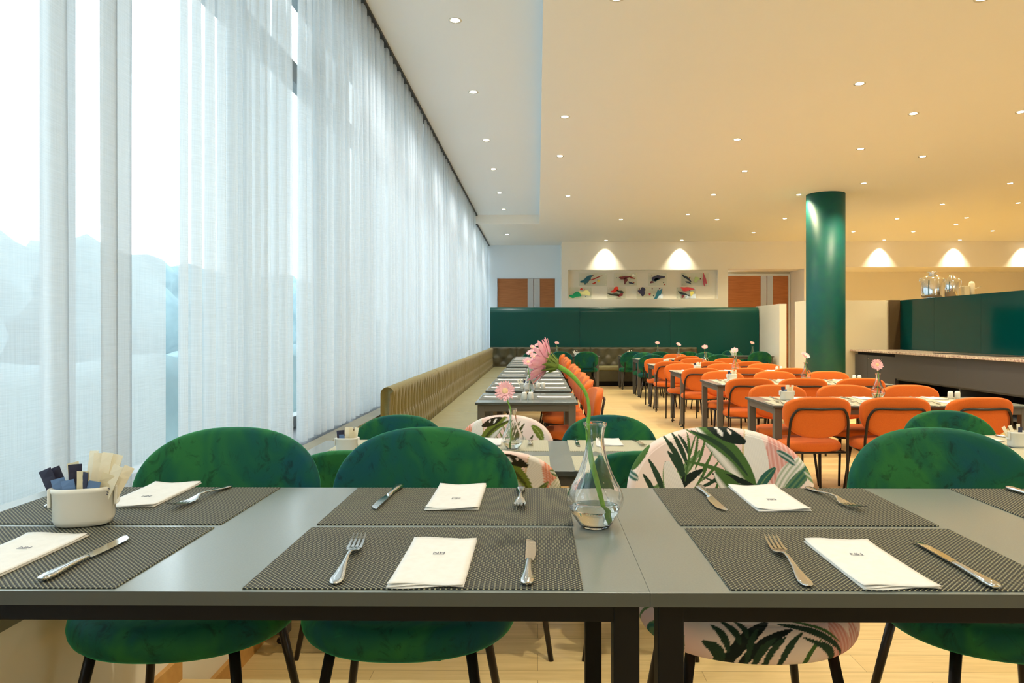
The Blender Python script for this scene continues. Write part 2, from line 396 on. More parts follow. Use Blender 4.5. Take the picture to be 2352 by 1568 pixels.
# ------------------------------------------------------------------ chairs
def rings(n, edge):
    return [i/n for i in range(1, n+1)]
def shell_prof(thick, nin=6, nout=6):
    p = [((i+.5)/nin*.9, -thick/2) for i in range(nin)]
    for k in range(0, 9):
        a = -PI/2+PI*k/8; p.append((.93+.07*math.cos(a), thick/2*math.sin(a)))
    p += [(.9*(1-(i+.5)/nout), thick/2) for i in range(nout)]
    return p
def round_chair(kind, seed=None, dense=1):
    names = {'velvet': 'velvet_dining_chair', 'print': 'floral_dining_chair'}
    t = empty(names[kind], (0, 0, 0)); t['category'] = 'chair'
    na = 64 if seed is None else int(640*dense)
    ns = 8 if seed is None else int(130*dense)
    nr = 8 if seed is None else 44
    prof = [((i+.5)/6*.8, -.030) for i in range(6)]
    for k in range(nr+1):
        a = -PI/2+PI*k/nr; prof.append((.88+.12*math.cos(a), .042*math.sin(a)))
    prof += [(.88*(1-(i+.5)/ns), .042+.012*(1-(.88*(1-(i+.5)/ns))**2)) for i in range(ns)]
    s = pillow(lambda a: superpt(a, .272, .235, .25, 2.25, 2.25), prof, na, lambda x, y, h: (x, y, .443+h))
    so = s.obj('seat', M[kind], t, True)
    nb_ = 6 if seed is None else int(90*dense)
    prof = [((i+.5)/nb_*.93, -.024) for i in range(nb_)]
    for k in range(nr//2+5):
        a = -PI/2+PI*k/(nr//2+4); prof.append((.93+.07*math.cos(a), .024*math.sin(a)))
    prof += [(.93*(1-(i+.5)/ns), .024+.008*(1-(.93*(1-(i+.5)/ns))**2)) for i in range(ns)]
    tilt = math.tan(R(9))
    def fb(x, z, h):                                             # front of the back faces -Y
        return (x, .235-h+tilt*(z+.19)-.55*x*x, .672+z)
    b = pillow(lambda a: superpt(a, .272, .198, .19, 2.35, 2.6), prof, na, fb)
    bo = b.obj('backrest', M[kind], t, True)
    if seed is not None:
        c = leafprint(seed)
        paint(bo, c, lambda v: (v[:, 0], v[:, 2]-.672)); paint(so, c, lambda v: (v[:, 0], v[:, 1]+(v[:, 2]-.40)*1.0))
    for sx, sy in ((-1, -1), (1, -1), (-1, 1), (1, 1)):
        l = MB().tube([(sx*.165, sy*.15, .41), (sx*.23, sy*.225, .0)], [.0135, .0105], 10)
        l.obj('leg', M['leg_black'], t, True)
    f = MB().tube([(.165*math.cos(a)*1.2, .15*math.sin(a)*1.2, .405) for a in [2*PI*k/24 for k in range(25)]], .009, 8)
    f.obj('seat_frame', M['leg_black'], t, True)
    for sx in (-1, 1):
        MB().tube(spline([(sx*.17, .13, .405), (sx*.172, .25, .42), (sx*.172, .262, .50), (sx*.172, .278, .63)]), .0095, 8).obj('back_support', M['leg_black'], t, True)
    return t
def orange_chair():
    t = empty('orange_dining_chair', (0, 0, 0)); t['category'] = 'chair'
    prof = [((i+.5)/5*.8, -.028) for i in range(5)]
    for k in range(9):
        a = -PI/2+PI*k/8; prof.append((.88+.12*math.cos(a), .036*math.sin(a)))
    prof += [(.88*(1-(i+.5)/8), .036+.012*(1-(.88*(1-(i+.5)/8))**2)) for i in range(8)]
    pillow(lambda a: superpt(a, .25, .225, .225, 3, 2.4), prof, 64, lambda x, y, h: (x, y, .445+h)).obj('seat', M['orange'], t, True)
    prof = [((i+.5)/5*.86, -.03) for i in range(5)]
    for k in range(9):
        a = -PI/2+PI*k/8; prof.append((.90+.10*math.cos(a), .03*math.sin(a)))
    prof += [(.90*(1-(i+.5)/6), .03+.006*(1-((1-(i+.5)/6))**2)) for i in range(6)]
    tilt = math.tan(R(8))
    pillow(lambda a: superpt(a, .265, .115, .205, 3.0, 2.35), prof, 72,
           lambda x, z, h: (x, .235-h+tilt*(z+.2)-.75*x*x, .725+z)).obj('backrest', M['orange'], t, True)
    yb = lambda z, x: .235+.036+tilt*(z-.525)-.75*x*x+.012
    pts = [(-.235, .235, 0), (-.232, .235, .45), (-.228, yb(.56, .228), .56), (-.222, yb(.66, .222), .66), (-.195, yb(.725, .195), .725), (-.15, yb(.75, .15), .75), (0, yb(.75, 0), .75)]
    pts = pts+[(-x, y, z) for x, y, z in pts[:-1]][::-1]
    MB().tube(spline(pts, 5), .0105, 10).obj('back_frame', M['leg_black'], t, True)
    MB().tube([(0, -.17, .405), (.2, -.17, .405), (.232, .2, .405), (-.232, .2, .405), (-.2, -.17, .405), (0, -.17, .405)], .009, 8).obj('seat_frame', M['leg_black'], t, True)
    for sx in (-1, 1):
        MB().tube([(sx*.19, -.16, .41), (sx*.225, -.225, 0)], [.0125, .010], 10).obj('leg', M['leg_black'], t, True)
    return t
velvet_p = Proto(round_chair('velvet'))
print1_p = Proto(round_chair('print', 1, 1))
print2_p = Proto(round_chair('print', 3, .5))
orange_p = Proto(orange_chair())

# ------------------------------------------------------------------ tables
def table(name, x0, x1, y0, y1, zt, z0, legw, label, group, black=False, th=.022, apron=.05, legs=None, inset=.02, feet=True, topb=.003):
    t = empty(name, ((x0+x1)/2, (y0+y1)/2, z0), 0, label, 'table', group)
    hx, hy, H = (x1-x0)/2, (y1-y0)/2, zt-z0
    tt = MB().box(-hx, hx, -hy, hy, H-th, H); tt.mi = [1, 0, 1, 1, 1, 1]; tt.obj('tabletop', [M['top'], M['edge']], t, bevel=topb)
    lm = M['frame_black'] if black else M['leg_grey']
    a, b = hx-inset, hy-inset; tw = legw*.8; z1 = H-th
    fr = MB()
    fr.box(-a, a, -b, -b+tw, z1-apron, z1); fr.box(-a, a, b-tw, b, z1-apron, z1)
    fr.box(-a, -a+tw, -b, b, z1-apron, z1-.001); fr.box(a-tw, a, -b, b, z1-apron, z1-.001)
    fr.obj('frame', lm, t, bevel=.002)
    for lx, ly in (legs or ((-a, -b), (a, -b), (-a, b), (a, b))):
        sx, sy = math.copysign(1, lx), math.copysign(1, ly)
        lx += sx*.0015; ly += sy*.0015; xa, xb = sorted((lx, lx-sx*legw)); ya, yb_ = sorted((ly, ly-sy*legw))
        lg = MB().box(xa, xb, ya, yb_, .04 if feet else 0, z1-.002).obj('leg', lm, t, bevel=.002)
        if feet:
            cx, cy = (xa+xb)/2, (ya+yb_)/2
            MB().lathe([(legw*.45, 0), (legw*.5, .006), (legw*.45, .014), (legw*.2, .016), (legw*.2, .042)], 14, c=(cx, cy, 0)).obj('foot', M['foot'], lg, True)
    return t

# ------------------------------------------------------------------ tableware prototypes
def placemat(m):
    mb = MB().box(-.27, .27, -.176, .176, 0, .0025)
    o = mb.obj('placemat', m, None, bevel=.001); o['category'] = 'placemat'; return o
def napkin(w, d, logo=True):
    rnd = random.Random(int(w*1000)); nx, ny = 12, 14; v = []; f = []
    t = empty('paper_napkin', (0, 0, 0)); t['category'] = 'napkin'
    mb = MB()
    for lay in range(3):
        z0 = .0005+lay*.0016; v = []; f = []
        for j in range(ny+1):
            for i in range(nx+1):
                u, s = i/nx-.5, j/ny-.5
                x = u*w*(1-lay*.006); y = s*d*(1-lay*.004)
                if abs(s) > .49: y += .004*math.sin(u*5+lay)
                z = z0+.0012*(lay+1)*abs(s*2)**6*(1+math.sin(u*6+lay*2))*.5
                v.append((x, y, z))
        n = len(v); v += [(a, b, c+.0012) for a, b, c in v]
        q = lambda i, j: j*(nx+1)+i
        f = [(n+q(i, j), n+q(i+1, j), n+q(i+1, j+1), n+q(i, j+1)) for i in range(nx) for j in range(ny)]
        f += [(q(i, j), q(i, j+1), q(i+1, j+1), q(i+1, j)) for i in range(nx) for j in range(ny)]
        for i in range(nx): f += [(q(i, 0), q(i+1, 0), n+q(i+1, 0), n+q(i, 0)), (q(i+1, ny), q(i, ny), n+q(i, ny), n+q(i+1, ny))]
        for j in range(ny): f += [(q(0, j+1), q(0, j), n+q(0, j), n+q(0, j+1)), (q(nx, j), q(nx, j+1), n+q(nx, j+1), n+q(nx, j))]
        mb.add(v, f)
    mb.obj('folded_paper', M['napkin'], t, True)
    if logo:
        lg = letters('NH', .015, M['ink']); lg.name = 'printed_mark'; lg.parent = t; lg.location = (0, .03, .0060)
        MB().box(-.010, .010, .0262, .0270, .0058, .0061).obj('printed_line', M['ink'], t)
    return t
def letters(txt, size, m):
    cu = bpy.data.curves.new('text', 'FONT'); cu.body = txt; cu.size = size; cu.align_x = 'CENTER'; cu.extrude = .0001
    o = bpy.data.objects.new('t', cu); link(o); bpy.context.view_layer.update()
    me = bpy.data.meshes.new_from_object(o.evaluated_get(bpy.context.evaluated_depsgraph_get()))
    bpy.data.objects.remove(o); me.materials.clear(); me.materials.append(m)
    return link(bpy.data.objects.new('lettering', me))
def strip(secs, n=12):
    """secs: (y, halfwidth, z, halfthick) -> flattened rounded sweep along Y"""
    mb = MB(); v = []
    for y, hw, z, ht in secs:
        for k in range(n):
            a = 2*PI*k/n; v.append((hw*math.cos(a), y, z+ht*math.sin(a)))
    f = [(i*n+k, i*n+(k+1) % n, (i+1)*n+(k+1) % n, (i+1)*n+k) for i in range(len(secs)-1) for k in range(n)]
    f = [q[::-1] for q in f]+[tuple(range(n)), tuple((len(secs)-1)*n+k for k in range(n))[::-1]]
    return mb.add(v, f)
def knife():
    t = empty('table_knife', (0, 0, 0)); t['category'] = 'knife'
    strip([(-.125, .006, .006, .003), (-.12, .0105, .006, .0048), (-.105, .0118, .006, .0052), (-.07, .0082, .006, .005), (-.03, .0062, .006, .0045), (-.012, .0068, .006, .004), (-.006, .005, .006, .003)]).obj('handle', M['steel'], t, True)
    v = []; n = 12
    for i in range(n+1):
        s = i/n; y = -.008+s*.133
        x0 = -.0065 if s < .08 else -.0065-.001*s
        x1 = .0085+.004*math.sin(PI*min(1, s*1.15)) if s < .75 else .0115*(1-((s-.75)/.25)**2.2)-.006*((s-.75)/.25)**2
        x0 = min(x0, x1-.0005)
        if s > .96: x0 = x1-.003
        v += [(x0, y, .0068), (x1, y, .0048), (x0, y, .0048), (x1, y, .0044)]
    f = []
    for i in range(n):
        a = i*4; b = a+4
        f += [(a, a+1, b+1, b), (a+2, b+2, b+3, a+3), (a, b, b+2, a+2), (a+1, a+3, b+3, b+1)]
    f += [(0, 2, 3, 1), (n*4, n*4+1, n*4+3, n*4+2)]
    MB().add(v, f).obj('blade', M['steel'], t, False)
    return t
def fork():
    t = empty('table_fork', (0, 0, 0)); t['category'] = 'fork'
    strip([(-.125, .004, .0040, .0014), (-.120, .0095, .004, .0022), (-.105, .0122, .0042, .0024), (-.08, .0098, .005, .0023), (-.045, .0056, .0085, .0022), (-.01, .0036, .012, .0022), (.015, .0038, .0125, .002), (.028, .0075, .0100, .0016), (.040, .0125, .0070, .0014), (.052, .0138, .0058, .0013), (.060, .0138, .0056, .0012)]).obj('handle', M['steel'], t, True)
    for k in range(4):
        x = -.0113+k*.00753
        mb = MB(); v = []
        secs = [(.056, .0028, .0056), (.075, .0024, .0056), (.1, .0020, .0085), (.118, .0015, .0125), (.125, .0006, .0145)]
        for y, hw, z in secs:
            v += [(x-hw, y, z-.0009), (x+hw, y, z-.0009), (x+hw, y, z+.0009), (x-hw, y, z+.0009)]
        f = [(i*4+j, i*4+(j+1) % 4, i*4+4+(j+1) % 4, i*4+4+j) for i in range(4) for j in range(4)]
        f = [q[::-1] for q in f]+[(0, 1, 2, 3), (19, 18, 17, 16)]
        mb.add(v, f).obj('tine', M['steel'], t)
    return t
def vase(name='glass_bud_vase', n=48):
    t = empty(name, (0, 0, 0)); t['category'] = 'vase'
    out = [(.0, .0), (.028, 0), (.033, .005), (.0445, .022), (.055, .040), (.0585, .058), (.054, .077), (.039, .105), (.026, .140), (.0190, .172), (.0180, .19), (.0205, .205), (.0240, .213), (.0240, .218)]
    out = [(r, z) for r, z in [tuple(p) for p in spline([(a, 0, b) for a, b in out[1:]], 3) for p in [(p.x, p.z)]]]
    inn = [(max(r-.0022, .001), max(z, .006)) for r, z in out if z > .002][::-1]
    mb = MB(); mb.lathe([(.002, 0)]+out+inn+[(.002, .006)], n, lobes=10, amp=.012)
    mb.obj('glass_body', M['glass'], t, True)
    wp = [(r-.0027, z) for r, z in out if .0055 < z < .042]
    MB().lathe([(.02, .0065)]+wp+[(wp[-1][0]-.0001, .0425)], n).obj('water', M['water'], t, True)
    return t
def gerbera(pts, centre, normal, rad, m, n=24, stemr=.0032, flare=.5, detail=True):
    """coordinates are relative to the vase base"""
    t = empty('gerbera_flower', (0, 0, 0)); t['category'] = 'flower'
    MB().tube(spline(pts, 5), [stemr*(1.0+.25*math.sin(i*.2)) for i in range((len(pts)-1)*5+1)], 10).obj('stem', M['stem'], t, True)
    nz = Vector(normal).normalized(); ax = nz.orthogonal().normalized(); ay = nz.cross(ax); cc = Vector(centre)
    rnd = random.Random(4); mb = MB()
    for lay, (cnt, rr, fl) in enumerate(((n, 1.0, flare), (n-4, .82, flare+.18), (n-8, .5, flare+.35))):
        for k in range(cnt):
            a = 2*PI*(k+.5*lay)/cnt+rnd.uniform(-.06, .06); r = rad*rr*rnd.uniform(.9, 1.06); d = ax*math.cos(a)+ay*math.sin(a); sd = nz.cross(d)
            fl2 = fl+rnd.uniform(-.12, .12); v = []; hw = rad*.105
            for i, (s, wq) in enumerate(((.06, .35), (.3, .75), (.6, 1), (.85, .85), (.97, .45), (1.0, .12))):
                rad_ = r*s; hgt = r*fl2*(s**1.5)*.6
                for j in (-1, 0, 1):
                    v.append(cc+d*rad_*math.cos(fl2*.5)+nz*(hgt-.12*hw*(j == 0)+lay*.001)+sd*j*hw*wq)
            f = []
            for i in range(5):
                for j in range(2): q = i*3+j; f.append((q, q+1, q+4, q+3))
            m0 = len(v); v += [p-nz*.0005 for p in v]
            f += [tuple(m0+i for i in q[::-1]) for q in f]
            mb.add(v, f)
    mb.obj('petals', M[m], t, True)
    def cap(prof, name, mm, cnt=20, jag=0):
        q = MB(); v = []
        for i, (r, h) in enumerate(prof):
            for k in range(cnt):
                a = 2*PI*k/cnt; r2 = r*(1+(jag if k % 2 and i else 0)); v.append(cc+(ax*math.cos(a)+ay*math.sin(a))*r2+nz*h)
        f = [(i*cnt+k, i*cnt+(k+1) % cnt, (i+1)*cnt+(k+1) % cnt, (i+1)*cnt+k) for i in range(len(prof)-1) for k in range(cnt)]
        f += [tuple(range(cnt))[::-1], tuple((len(prof)-1)*cnt+k for k in range(cnt))]
        q.add(v, f).obj(name, mm, t, True)
    cap([(rad*.05, -rad*.36), (rad*.17, -rad*.30), (rad*.26, -rad*.12), (rad*.30, rad*.02)], 'calyx', M['calyx'], 24, .06)
    br = MB()
    for k in range(22):
        a = 2*PI*k/22+rnd.uniform(-.1, .1); d = ax*math.cos(a)+ay*math.sin(a); sd = nz.cross(d); o_ = cc-nz*rad*(.30 if k % 2 else .2); h = rad*rnd.uniform(.3, .42)
        p0 = o_+d*rad*.2; p1 = o_+d*rad*.38+nz*h*.6; p2 = o_+d*rad*.50+nz*h
        br.add([p0-sd*rad*.05, p0+sd*rad*.05, p1-sd*rad*.04, p1+sd*rad*.04, p2, p0+d*rad*.03+nz*.0001], [(0, 1, 3, 2), (2, 3, 4)])
    br.obj('bracts', M['calyx'], t)
    cap([(rad*.3, rad*.04), (rad*.28, rad*.12), (rad*.12, rad*.15)], 'flower_centre', M['eye'])
    return t
def pot(n=32):
    t = empty('ceramic_sugar_pot', (0, 0, 0)); t['category'] = 'pot'
    prof = [(.043, 0), (.052, .003), (.0565, .014), (.058, .07), (.0605, .072), (.0605, .080), (.055, .081), (.0545, .072), (.053, .012), (.03, .008), (.001, .008)]
    mb = MB(); v = []
    for r, z in prof:
        for k in range(n):
            x, y = superpt(2*PI*k/n, r, r*.72, r*.72, 2.7, 2.7)
            v.append((x, y, z))
    m = len(prof)
    f = [(i*n+k, i*n+(k+1) % n, (i+1)*n+(k+1) % n, (i+1)*n+k) for i in range(m-1) for k in range(n)]+[tuple(range(n))[::-1], tuple((m-1)*n+k for k in range(n))]
    mb.add(v, f).obj('bowl', M['ceramic'], t, True)
    for sx in (-1, 1):
        MB().box(sx*.0575 if sx > 0 else -.064, .064 if sx > 0 else -.0575, -.016, .016, .040, .0795).obj('handle', M['ceramic'], t, bevel=.002)
    return t
def sachet(m, name='sugar_sachet', w=.0085, h=.1, mark=None):
    t = empty(name, (0, 0, 0)); t['category'] = 'sachet'
    v = []; f = []; nn = 6
    for i in range(nn+1):
        s = i/nn; th = .0025*math.sin(PI*min(1, max(0, (s-.06)/.86)))+.0003
        tw = .15*math.sin(s*3)
        for sx, sy in ((-1, -1), (1, -1), (1, 1), (-1, 1)):
            x = sx*w*(1.06 if s in (0, 1) else 1); y = sy*th
            v.append((x*math.cos(tw)-y*math.sin(tw), x*math.sin(tw)+y*math.cos(tw)+.004*s*s, s*h))
    f = [(i*4+j, i*4+(j+1) % 4, i*4+4+(j+1) % 4, i*4+4+j) for i in range(nn) for j in range(4)]+[(3, 2, 1, 0), (nn*4, nn*4+1, nn*4+2, nn*4+3)]
    MB().add(v, f).obj('paper_tube', m, t)
    if mark:
        l = letters(mark, .017, M['ink']); l.name = 'printed_mark'; l.parent = t; l.location = (.006, -.0028, h*.52); l.rotation_euler = (R(90), R(-90), 0)
    return t
def shaker():
    t = empty('salt_shaker', (0, 0, 0)); t['category'] = 'shaker'
    MB().lathe([(.019, 0), (.023, .003), (.0225, .05), (.020, .062), (.012, .067), (.003, .068)], 20).obj('body', M['ceramic'], t, True)
    MB().lathe([(.0012, .0), (.0012, .0006)], 8, c=(0, 0, .068)).obj('hole', M['plastic'], t)
    return t

# ================================================================== SETTING
ZM, ZT = 3.70, 3.90
struct('floor', MB().box(-1.2, 14, 2.42, 21.5, -.1, 0).box(-1.2, 14, -4, 2.42, -.1, 0), M['floor'])
struct('trim_1', MB().box(-1.2, 14, -4, 2.38, 0, .19), M['floor'])            # raised front part of the floor
# ceilings
struct('ceiling', MB().box(.04, 14, -4, 15.9, ZM, ZM+.4).box(-1.75, 14, 15.9, 21.5, ZM, ZM+.4), M['ceiling'])
struct('ceiling_tray', MB().box(-1.75, .04, -4, 15.9, ZT, ZT+.2), M['ceilgrey'])['kind'] = 'structure'
bpy.data.objects['ceiling_tray'].name = 'ceiling_recess'
# left side: low wall, sill, glazing
struct('wall_left', MB().box(-1.75, -1.2, -4, 19.9, -.1, .68), M['cream'])
struct('trim_2', MB().box(-1.30, -1.19, -4, 19.88, .68, .712), M['sill'])
struct('trim_3', MB().box(-1.75, -1.30, -4, 19.88, .68, .695), M['black'])
struct('baseboard_left', MB().box(-1.2, -1.182, 2.38, 17.2, 0, .075).box(-1.2, -1.182, -4, 2.38, .19, .265), M['baseboard'])
struct('shadow_gap_track', MB().box(-1.40, -1.33, 15.9, 19.88, 3.675, 3.70).box(-1.40, -1.33, -4, 15.9, 3.875, 3.9), M['black'])  # curtain track; its black stands for the shadow gap at the recess
fr = MB(); X0, X1 = -1.72, -1.64
ys = [-3.5+1.5*k for k in range(16)]
for y in ys: fr.box(X0, X1, y-.035, y+.035, .69, ZT)
fr.box(X0, X1, -4, 20, 3.02, 3.16); fr.box(X0, X1, -4, 20, .69, .77); fr.box(X0, X1, -4, 20, 3.62, ZT)
wf = struct('window_1', fr, M['mullion'])
g = MB().box(-1.685, -1.68, -4, 20, .77, 3.62).obj('glass_pane', M['pane'], wf)
# back of the room behind the camera and the far right
struct('wall_rear', MB().box(-1.75, 14, -4.15, -4, -.1, .45).box(-1.75, 14, -4.15, -4, 3.55, 4.1).box(-1.75, 7, -4.15, -4, .45, 3.55).box(12.9, 14, -4.15, -4, .45, 3.55), M['cream'])
wr = struct('added_fill_window', MB().box(7, 12.9, -4.1, -4.04, .45, .52).box(7, 12.9, -4.1, -4.04, 3.48, 3.55), M['mullion'])  # added window behind the camera, lets in fill light for the near group
for k in range(4): MB().box(7+k*1.94, 7.06+k*1.94, -4.1, -4.04, .52, 3.48).obj('mullion', M['mullion'], wr)
MB().box(7, 12.9, -4.075, -4.07, .52, 3.48).obj('glass_pane', M['pane'], wr)
struct('wall_right', MB().box(14, 14.15, -4, 21.5, -.1, 4.1), M['wallwhite'])
# far wall
bw = MB()
bw.box(.64, .81, 19.1, 19.9, 0, ZM)                       # jamb beside the door niche
bw.box(.81, 4.78, 19.1, 19.5, 0, 2.18).box(.81, 4.78, 19.1, 19.5, 2.95, ZM).box(.81, 4.78, 19.26, 19.5, 2.18, 2.95)
bw.box(4.78, 5.04, 19.1, 19.9, 0, ZM).box(5.04, 7.06, 19.1, 20.2, 2.98, ZM)
bw.box(7.06, 7.2, 19.1, 20.2, 0, ZM).box(7.2, 14, 19.1, 20.7, 3.02, ZM)
struct('wall_back', bw, M['wallwhite'])
struct('trim_5', MB().box(-1.75, -1.12, 19.9, 20.1, 0, ZM).box(.48, .81, 19.9, 20.1, 0, ZM).box(-1.12, .48, 19.9, 20.1, 2.80, ZM).box(-1.12, .48, 20.0, 20.1, 0, 2.80), M['ceilgrey'])
struct('trim_6', MB().box(5.04, 7.2, 20.2, 20.35, 0, 2.99).box(7.2, 14, 20.7, 20.9, 0, 3.1), M['cream'])
def double_door(name, x0, x1, y, zt, split, sw):
    d = struct(name, MB().box(x0, x1, y, y+.05, zt, zt+.05).box(x0-.05, x0, y, y+.05, 0, zt+.05).box(x1, x1+.05, y, y+.05, 0, zt+.05), M['ceilgrey'])
    for a, b in ((x0, split), (split, x1)):
        lf = MB().box(a+.004, b-.004, y+.01, y+.05, .01, zt-.004).obj('door_leaf', M['wooddoor'], d)
        if a == x0: MB().box(b-sw, b-.01, y-.002, y+.01, .01, zt-.006).obj('steel_strip', M['doorsteel'], lf)
        else: MB().box(a+.01, a+sw, y-.002, y+.01, .01, zt-.006).obj('steel_strip', M['doorsteel'], lf)
M['doorsteel'] = mat('brushed_steel_plate', lin(186, 190, 192), .4, .7)
double_door('door_1', -1.12, .48, 19.93, 2.78, -.11, .17)
double_door('door_2', 5.32, 7.0, 20.12, 2.87, 6.40, .17)

# ------------------------------------------------------------------ curtains
def curtain(y0, y1, seed, pitch, label):
    rnd = random.Random(seed); path = []; y = y0
    t = 0.0
    folds = []
    while y < y1-.04:
        p = pitch*rnd.uniform(.65, 1.5); folds.append((y, p, rnd.uniform(.55, 1.5), rnd.uniform(.028, .058))); y += p
    for (yy, p, b, a) in folds:
        n = 14
        for k in range(n):
            s = 2*PI*k/n
            path.append((-1.365+(a if pitch > .1 else .8*a)*math.sin(s)*1.0, yy+p*k/n-b*p/(2*PI)*math.sin(2*s)*.9*(1 if b > 1 else .6)))
    if y0 == 1.27:                                               # broad flat lengths between tight folds
        path = []
        def run(a, b, x0_, x1_, n):
            for k in range(n): path.append((x0_+(x1_-x0_)*k/n+.006*math.sin(7*(a+(b-a)*k/n)*3), a+(b-a)*k/n))
        run(1.27, 2.05, -1.36, -1.345, 30); run(2.05, 1.965, -1.345, -1.365, 7); run(1.965, 2.06, -1.365, -1.385, 7)
        run(2.06, 2.30, -1.385, -1.345, 12); run(2.30, 2.215, -1.345, -1.36, 7); run(2.215, 2.42, -1.36, -1.375, 9); run(2.42, 2.29, -1.375, -1.388, 8); run(2.29, 2.655, -1.388, -1.36, 16)
    nz = 10; v = []; uv = []; z0, z1 = .715, (3.88 if y1 <= 16 else 3.68)
    L = [0]
    for i in range(1, len(path)): L.append(L[-1]+math.dist(path[i], path[i-1]))
    for j in range(nz+1):
        s = j/nz; z = z0+(z1-z0)*s
        for i, (x, yq) in enumerate(path):
            am = 1-.55*s**3; dr = .03*noise.noise(Vector((yq*1.3, s*1.2, seed)))*(1-s)
            hem = .006*noise.noise(Vector((yq*9, 0, seed))) if j == 0 else 0
            v.append((-1.365+(x+1.365)*am, yq+dr+(path[i][1]-yq), z+hem)); uv.append((L[i], z))
    n = len(path)
    f = [(j*n+i, j*n+i+1, (j+1)*n+i+1, (j+1)*n+i) for j in range(nz) for i in range(n-1)]
    o = MB().add(v, f).obj('sheer_curtain', M['sheer'], None, True, uv=uv)
    tag(o, label, 'curtain', 'sheer curtains along the windows')
curtain(-3.9, 1.05, 1, .2, 'sheer white curtain beyond the left frame edge, beside the front table')
curtain(1.27, 2.65, 7, .25, 'sheer pale linen curtain hanging nearest, beside the white sachet pot')
curtain(2.71, 3.93, 9, .085, 'densely gathered sheer curtain ending at the bright slit of bare window')
curtain(4.08, 5.26, 3, .14, 'narrow sheer curtain just past the bright slit of bare window')
curtain(5.30, 8.6, 4, .15, 'sheer curtain hanging where the olive banquette backrest begins')
curtain(8.63, 12.2, 5, .16, 'sheer curtain hanging behind the middle of the olive banquette')
curtain(12.23, 15.70, 6, .17, 'sheer curtain hanging behind the far part of the olive banquette')
curtain(15.92, 19.8, 8, .17, 'farthest sheer curtain, next to the dark green wall panel')

# outside
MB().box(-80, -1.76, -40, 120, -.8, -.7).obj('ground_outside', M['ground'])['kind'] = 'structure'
hm = MB(); hv = []; hn = 120
for i in range(hn+1):
    yy = -2+i*.55
    for (dx, zz) in ((.3, -.7), (.35, .1), (.3, .8), (.1, 1.04), (-.3, 1.0), (-.35, -.7)):
        q_ = .12*noise.noise(Vector((yy*1.3, zz*2, dx))); hv.append((-4.6+dx+q_, yy, zz+(q_*1.5 if zz > 0 else 0)))
hm.add(hv, [(i*6+k, (i+1)*6+k, (i+1)*6+k+1, i*6+k+1) for i in range(hn) for k in range(5)])
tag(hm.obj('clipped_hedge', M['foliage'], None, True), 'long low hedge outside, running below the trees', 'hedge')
def tree(x, y, h, r, seed, label):
    t = empty('leafy_tree', (x, y, -.7), 0, label, 'tree', 'trees outside the windows')
    bm = bmesh.new(); bmesh.ops.create_icosphere(bm, subdivisions=4, radius=1)
    for v in bm.verts:
        p = v.co.copy(); d = 1+.35*noise.noise(p*1.6+Vector((seed, 0, 0)))+.16*noise.noise(p*5+Vector((0, seed, 0)))
        v.co = Vector((p.x*r*d, p.y*r*.95*d, p.z*h*.52*d+h*.49))
    me = bpy.data.meshes.new('crown'); bm.to_mesh(me); bm.free(); me.materials.append(M['foliage'])
    for p in me.polygons: p.use_smooth = True
    o = link(bpy.data.objects.new('crown', me)); o.parent = t
    MB().tube([(0, 0, 0), (.1, 0, h*.4)], [.22, .15], 10).obj('trunk', M['leg_black'], t, True)
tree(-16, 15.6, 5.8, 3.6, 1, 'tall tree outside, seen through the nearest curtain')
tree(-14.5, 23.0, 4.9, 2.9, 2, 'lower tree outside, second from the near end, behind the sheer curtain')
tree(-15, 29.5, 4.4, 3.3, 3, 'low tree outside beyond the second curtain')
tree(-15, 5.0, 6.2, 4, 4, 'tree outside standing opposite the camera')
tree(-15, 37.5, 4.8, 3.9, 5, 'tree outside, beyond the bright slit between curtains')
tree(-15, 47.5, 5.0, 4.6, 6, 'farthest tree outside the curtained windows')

# ------------------------------------------------------------------ column
col = MB().lathe([(.3175, 0), (.3175, ZM)], 64, c=(4.99, 12.5, 0)).obj('round_column', M['column'], None, True)
for p in col.data.polygons:
    if len(p.vertices) > 4: p.use_smooth = False
tag(col, 'round dark green column rising from behind the orange chairs to the ceiling', 'column')

# ------------------------------------------------------------------ green panel at the back, partitions
pv = []
prof = [(0, 0), (0, 1.78)]+[(.16*(1-math.cos(a)), 1.78+.145*math.sin(a)) for a in [PI/2*k/8 for k in range(1, 9)]]+[(.34, 1.925), (.34, 0)]
xs = [-1.19, 1.05, 3.3, 5.50]
gp = empty('padded_wall_panel', (2.15, 17.9, 0), 0, 'long dark green padded panel with rounded top behind the banquette', 'wall panel')
for i in range(3):
    a, b = xs[i]-2.15+.002, xs[i+1]-2.15-.002; mb = MB(); v = [(a, y, z) for y, z in prof]+[(b, y, z) for y, z in prof]; n = len(prof)
    mb.add(v, [(k, k+1, n+k+1, n+k) for k in range(n-1)]+[(n-1, 0, n, 2*n-1)]+[tuple(range(n))[::-1], tuple(range(n, 2*n))])
    o = mb.obj('upholstered_section', M['greenpanel'], gp)
tag(MB().box(5.52, 5.68, 16.45, 18.24, 0, 1.95).obj('partition_wall', M['wallwhite'], None, bevel=.003), 'white partition end wall at the right end of the green panel', 'partition')
tag(MB().box(5.46, 7.08, 14.56, 15.3, 0, 1.95).obj('partition_wall', M['cream'], None, bevel=.003), 'cream partition block behind the green column', 'partition')
tag(MB().box(7.08, 7.28, 14.50, 15.3, .0, 1.955).obj('brown_pillar', M['brown']), 'dark brown upright panel between cream partition and green glass', 'pillar')
tag(MB().box(5.69, 5.80, 17.3, 17.9, 0, .75).obj('low_cabinet', M['brown'], None, bevel=.004), 'low brown cabinet standing in the gap between the partitions', 'cabinet')

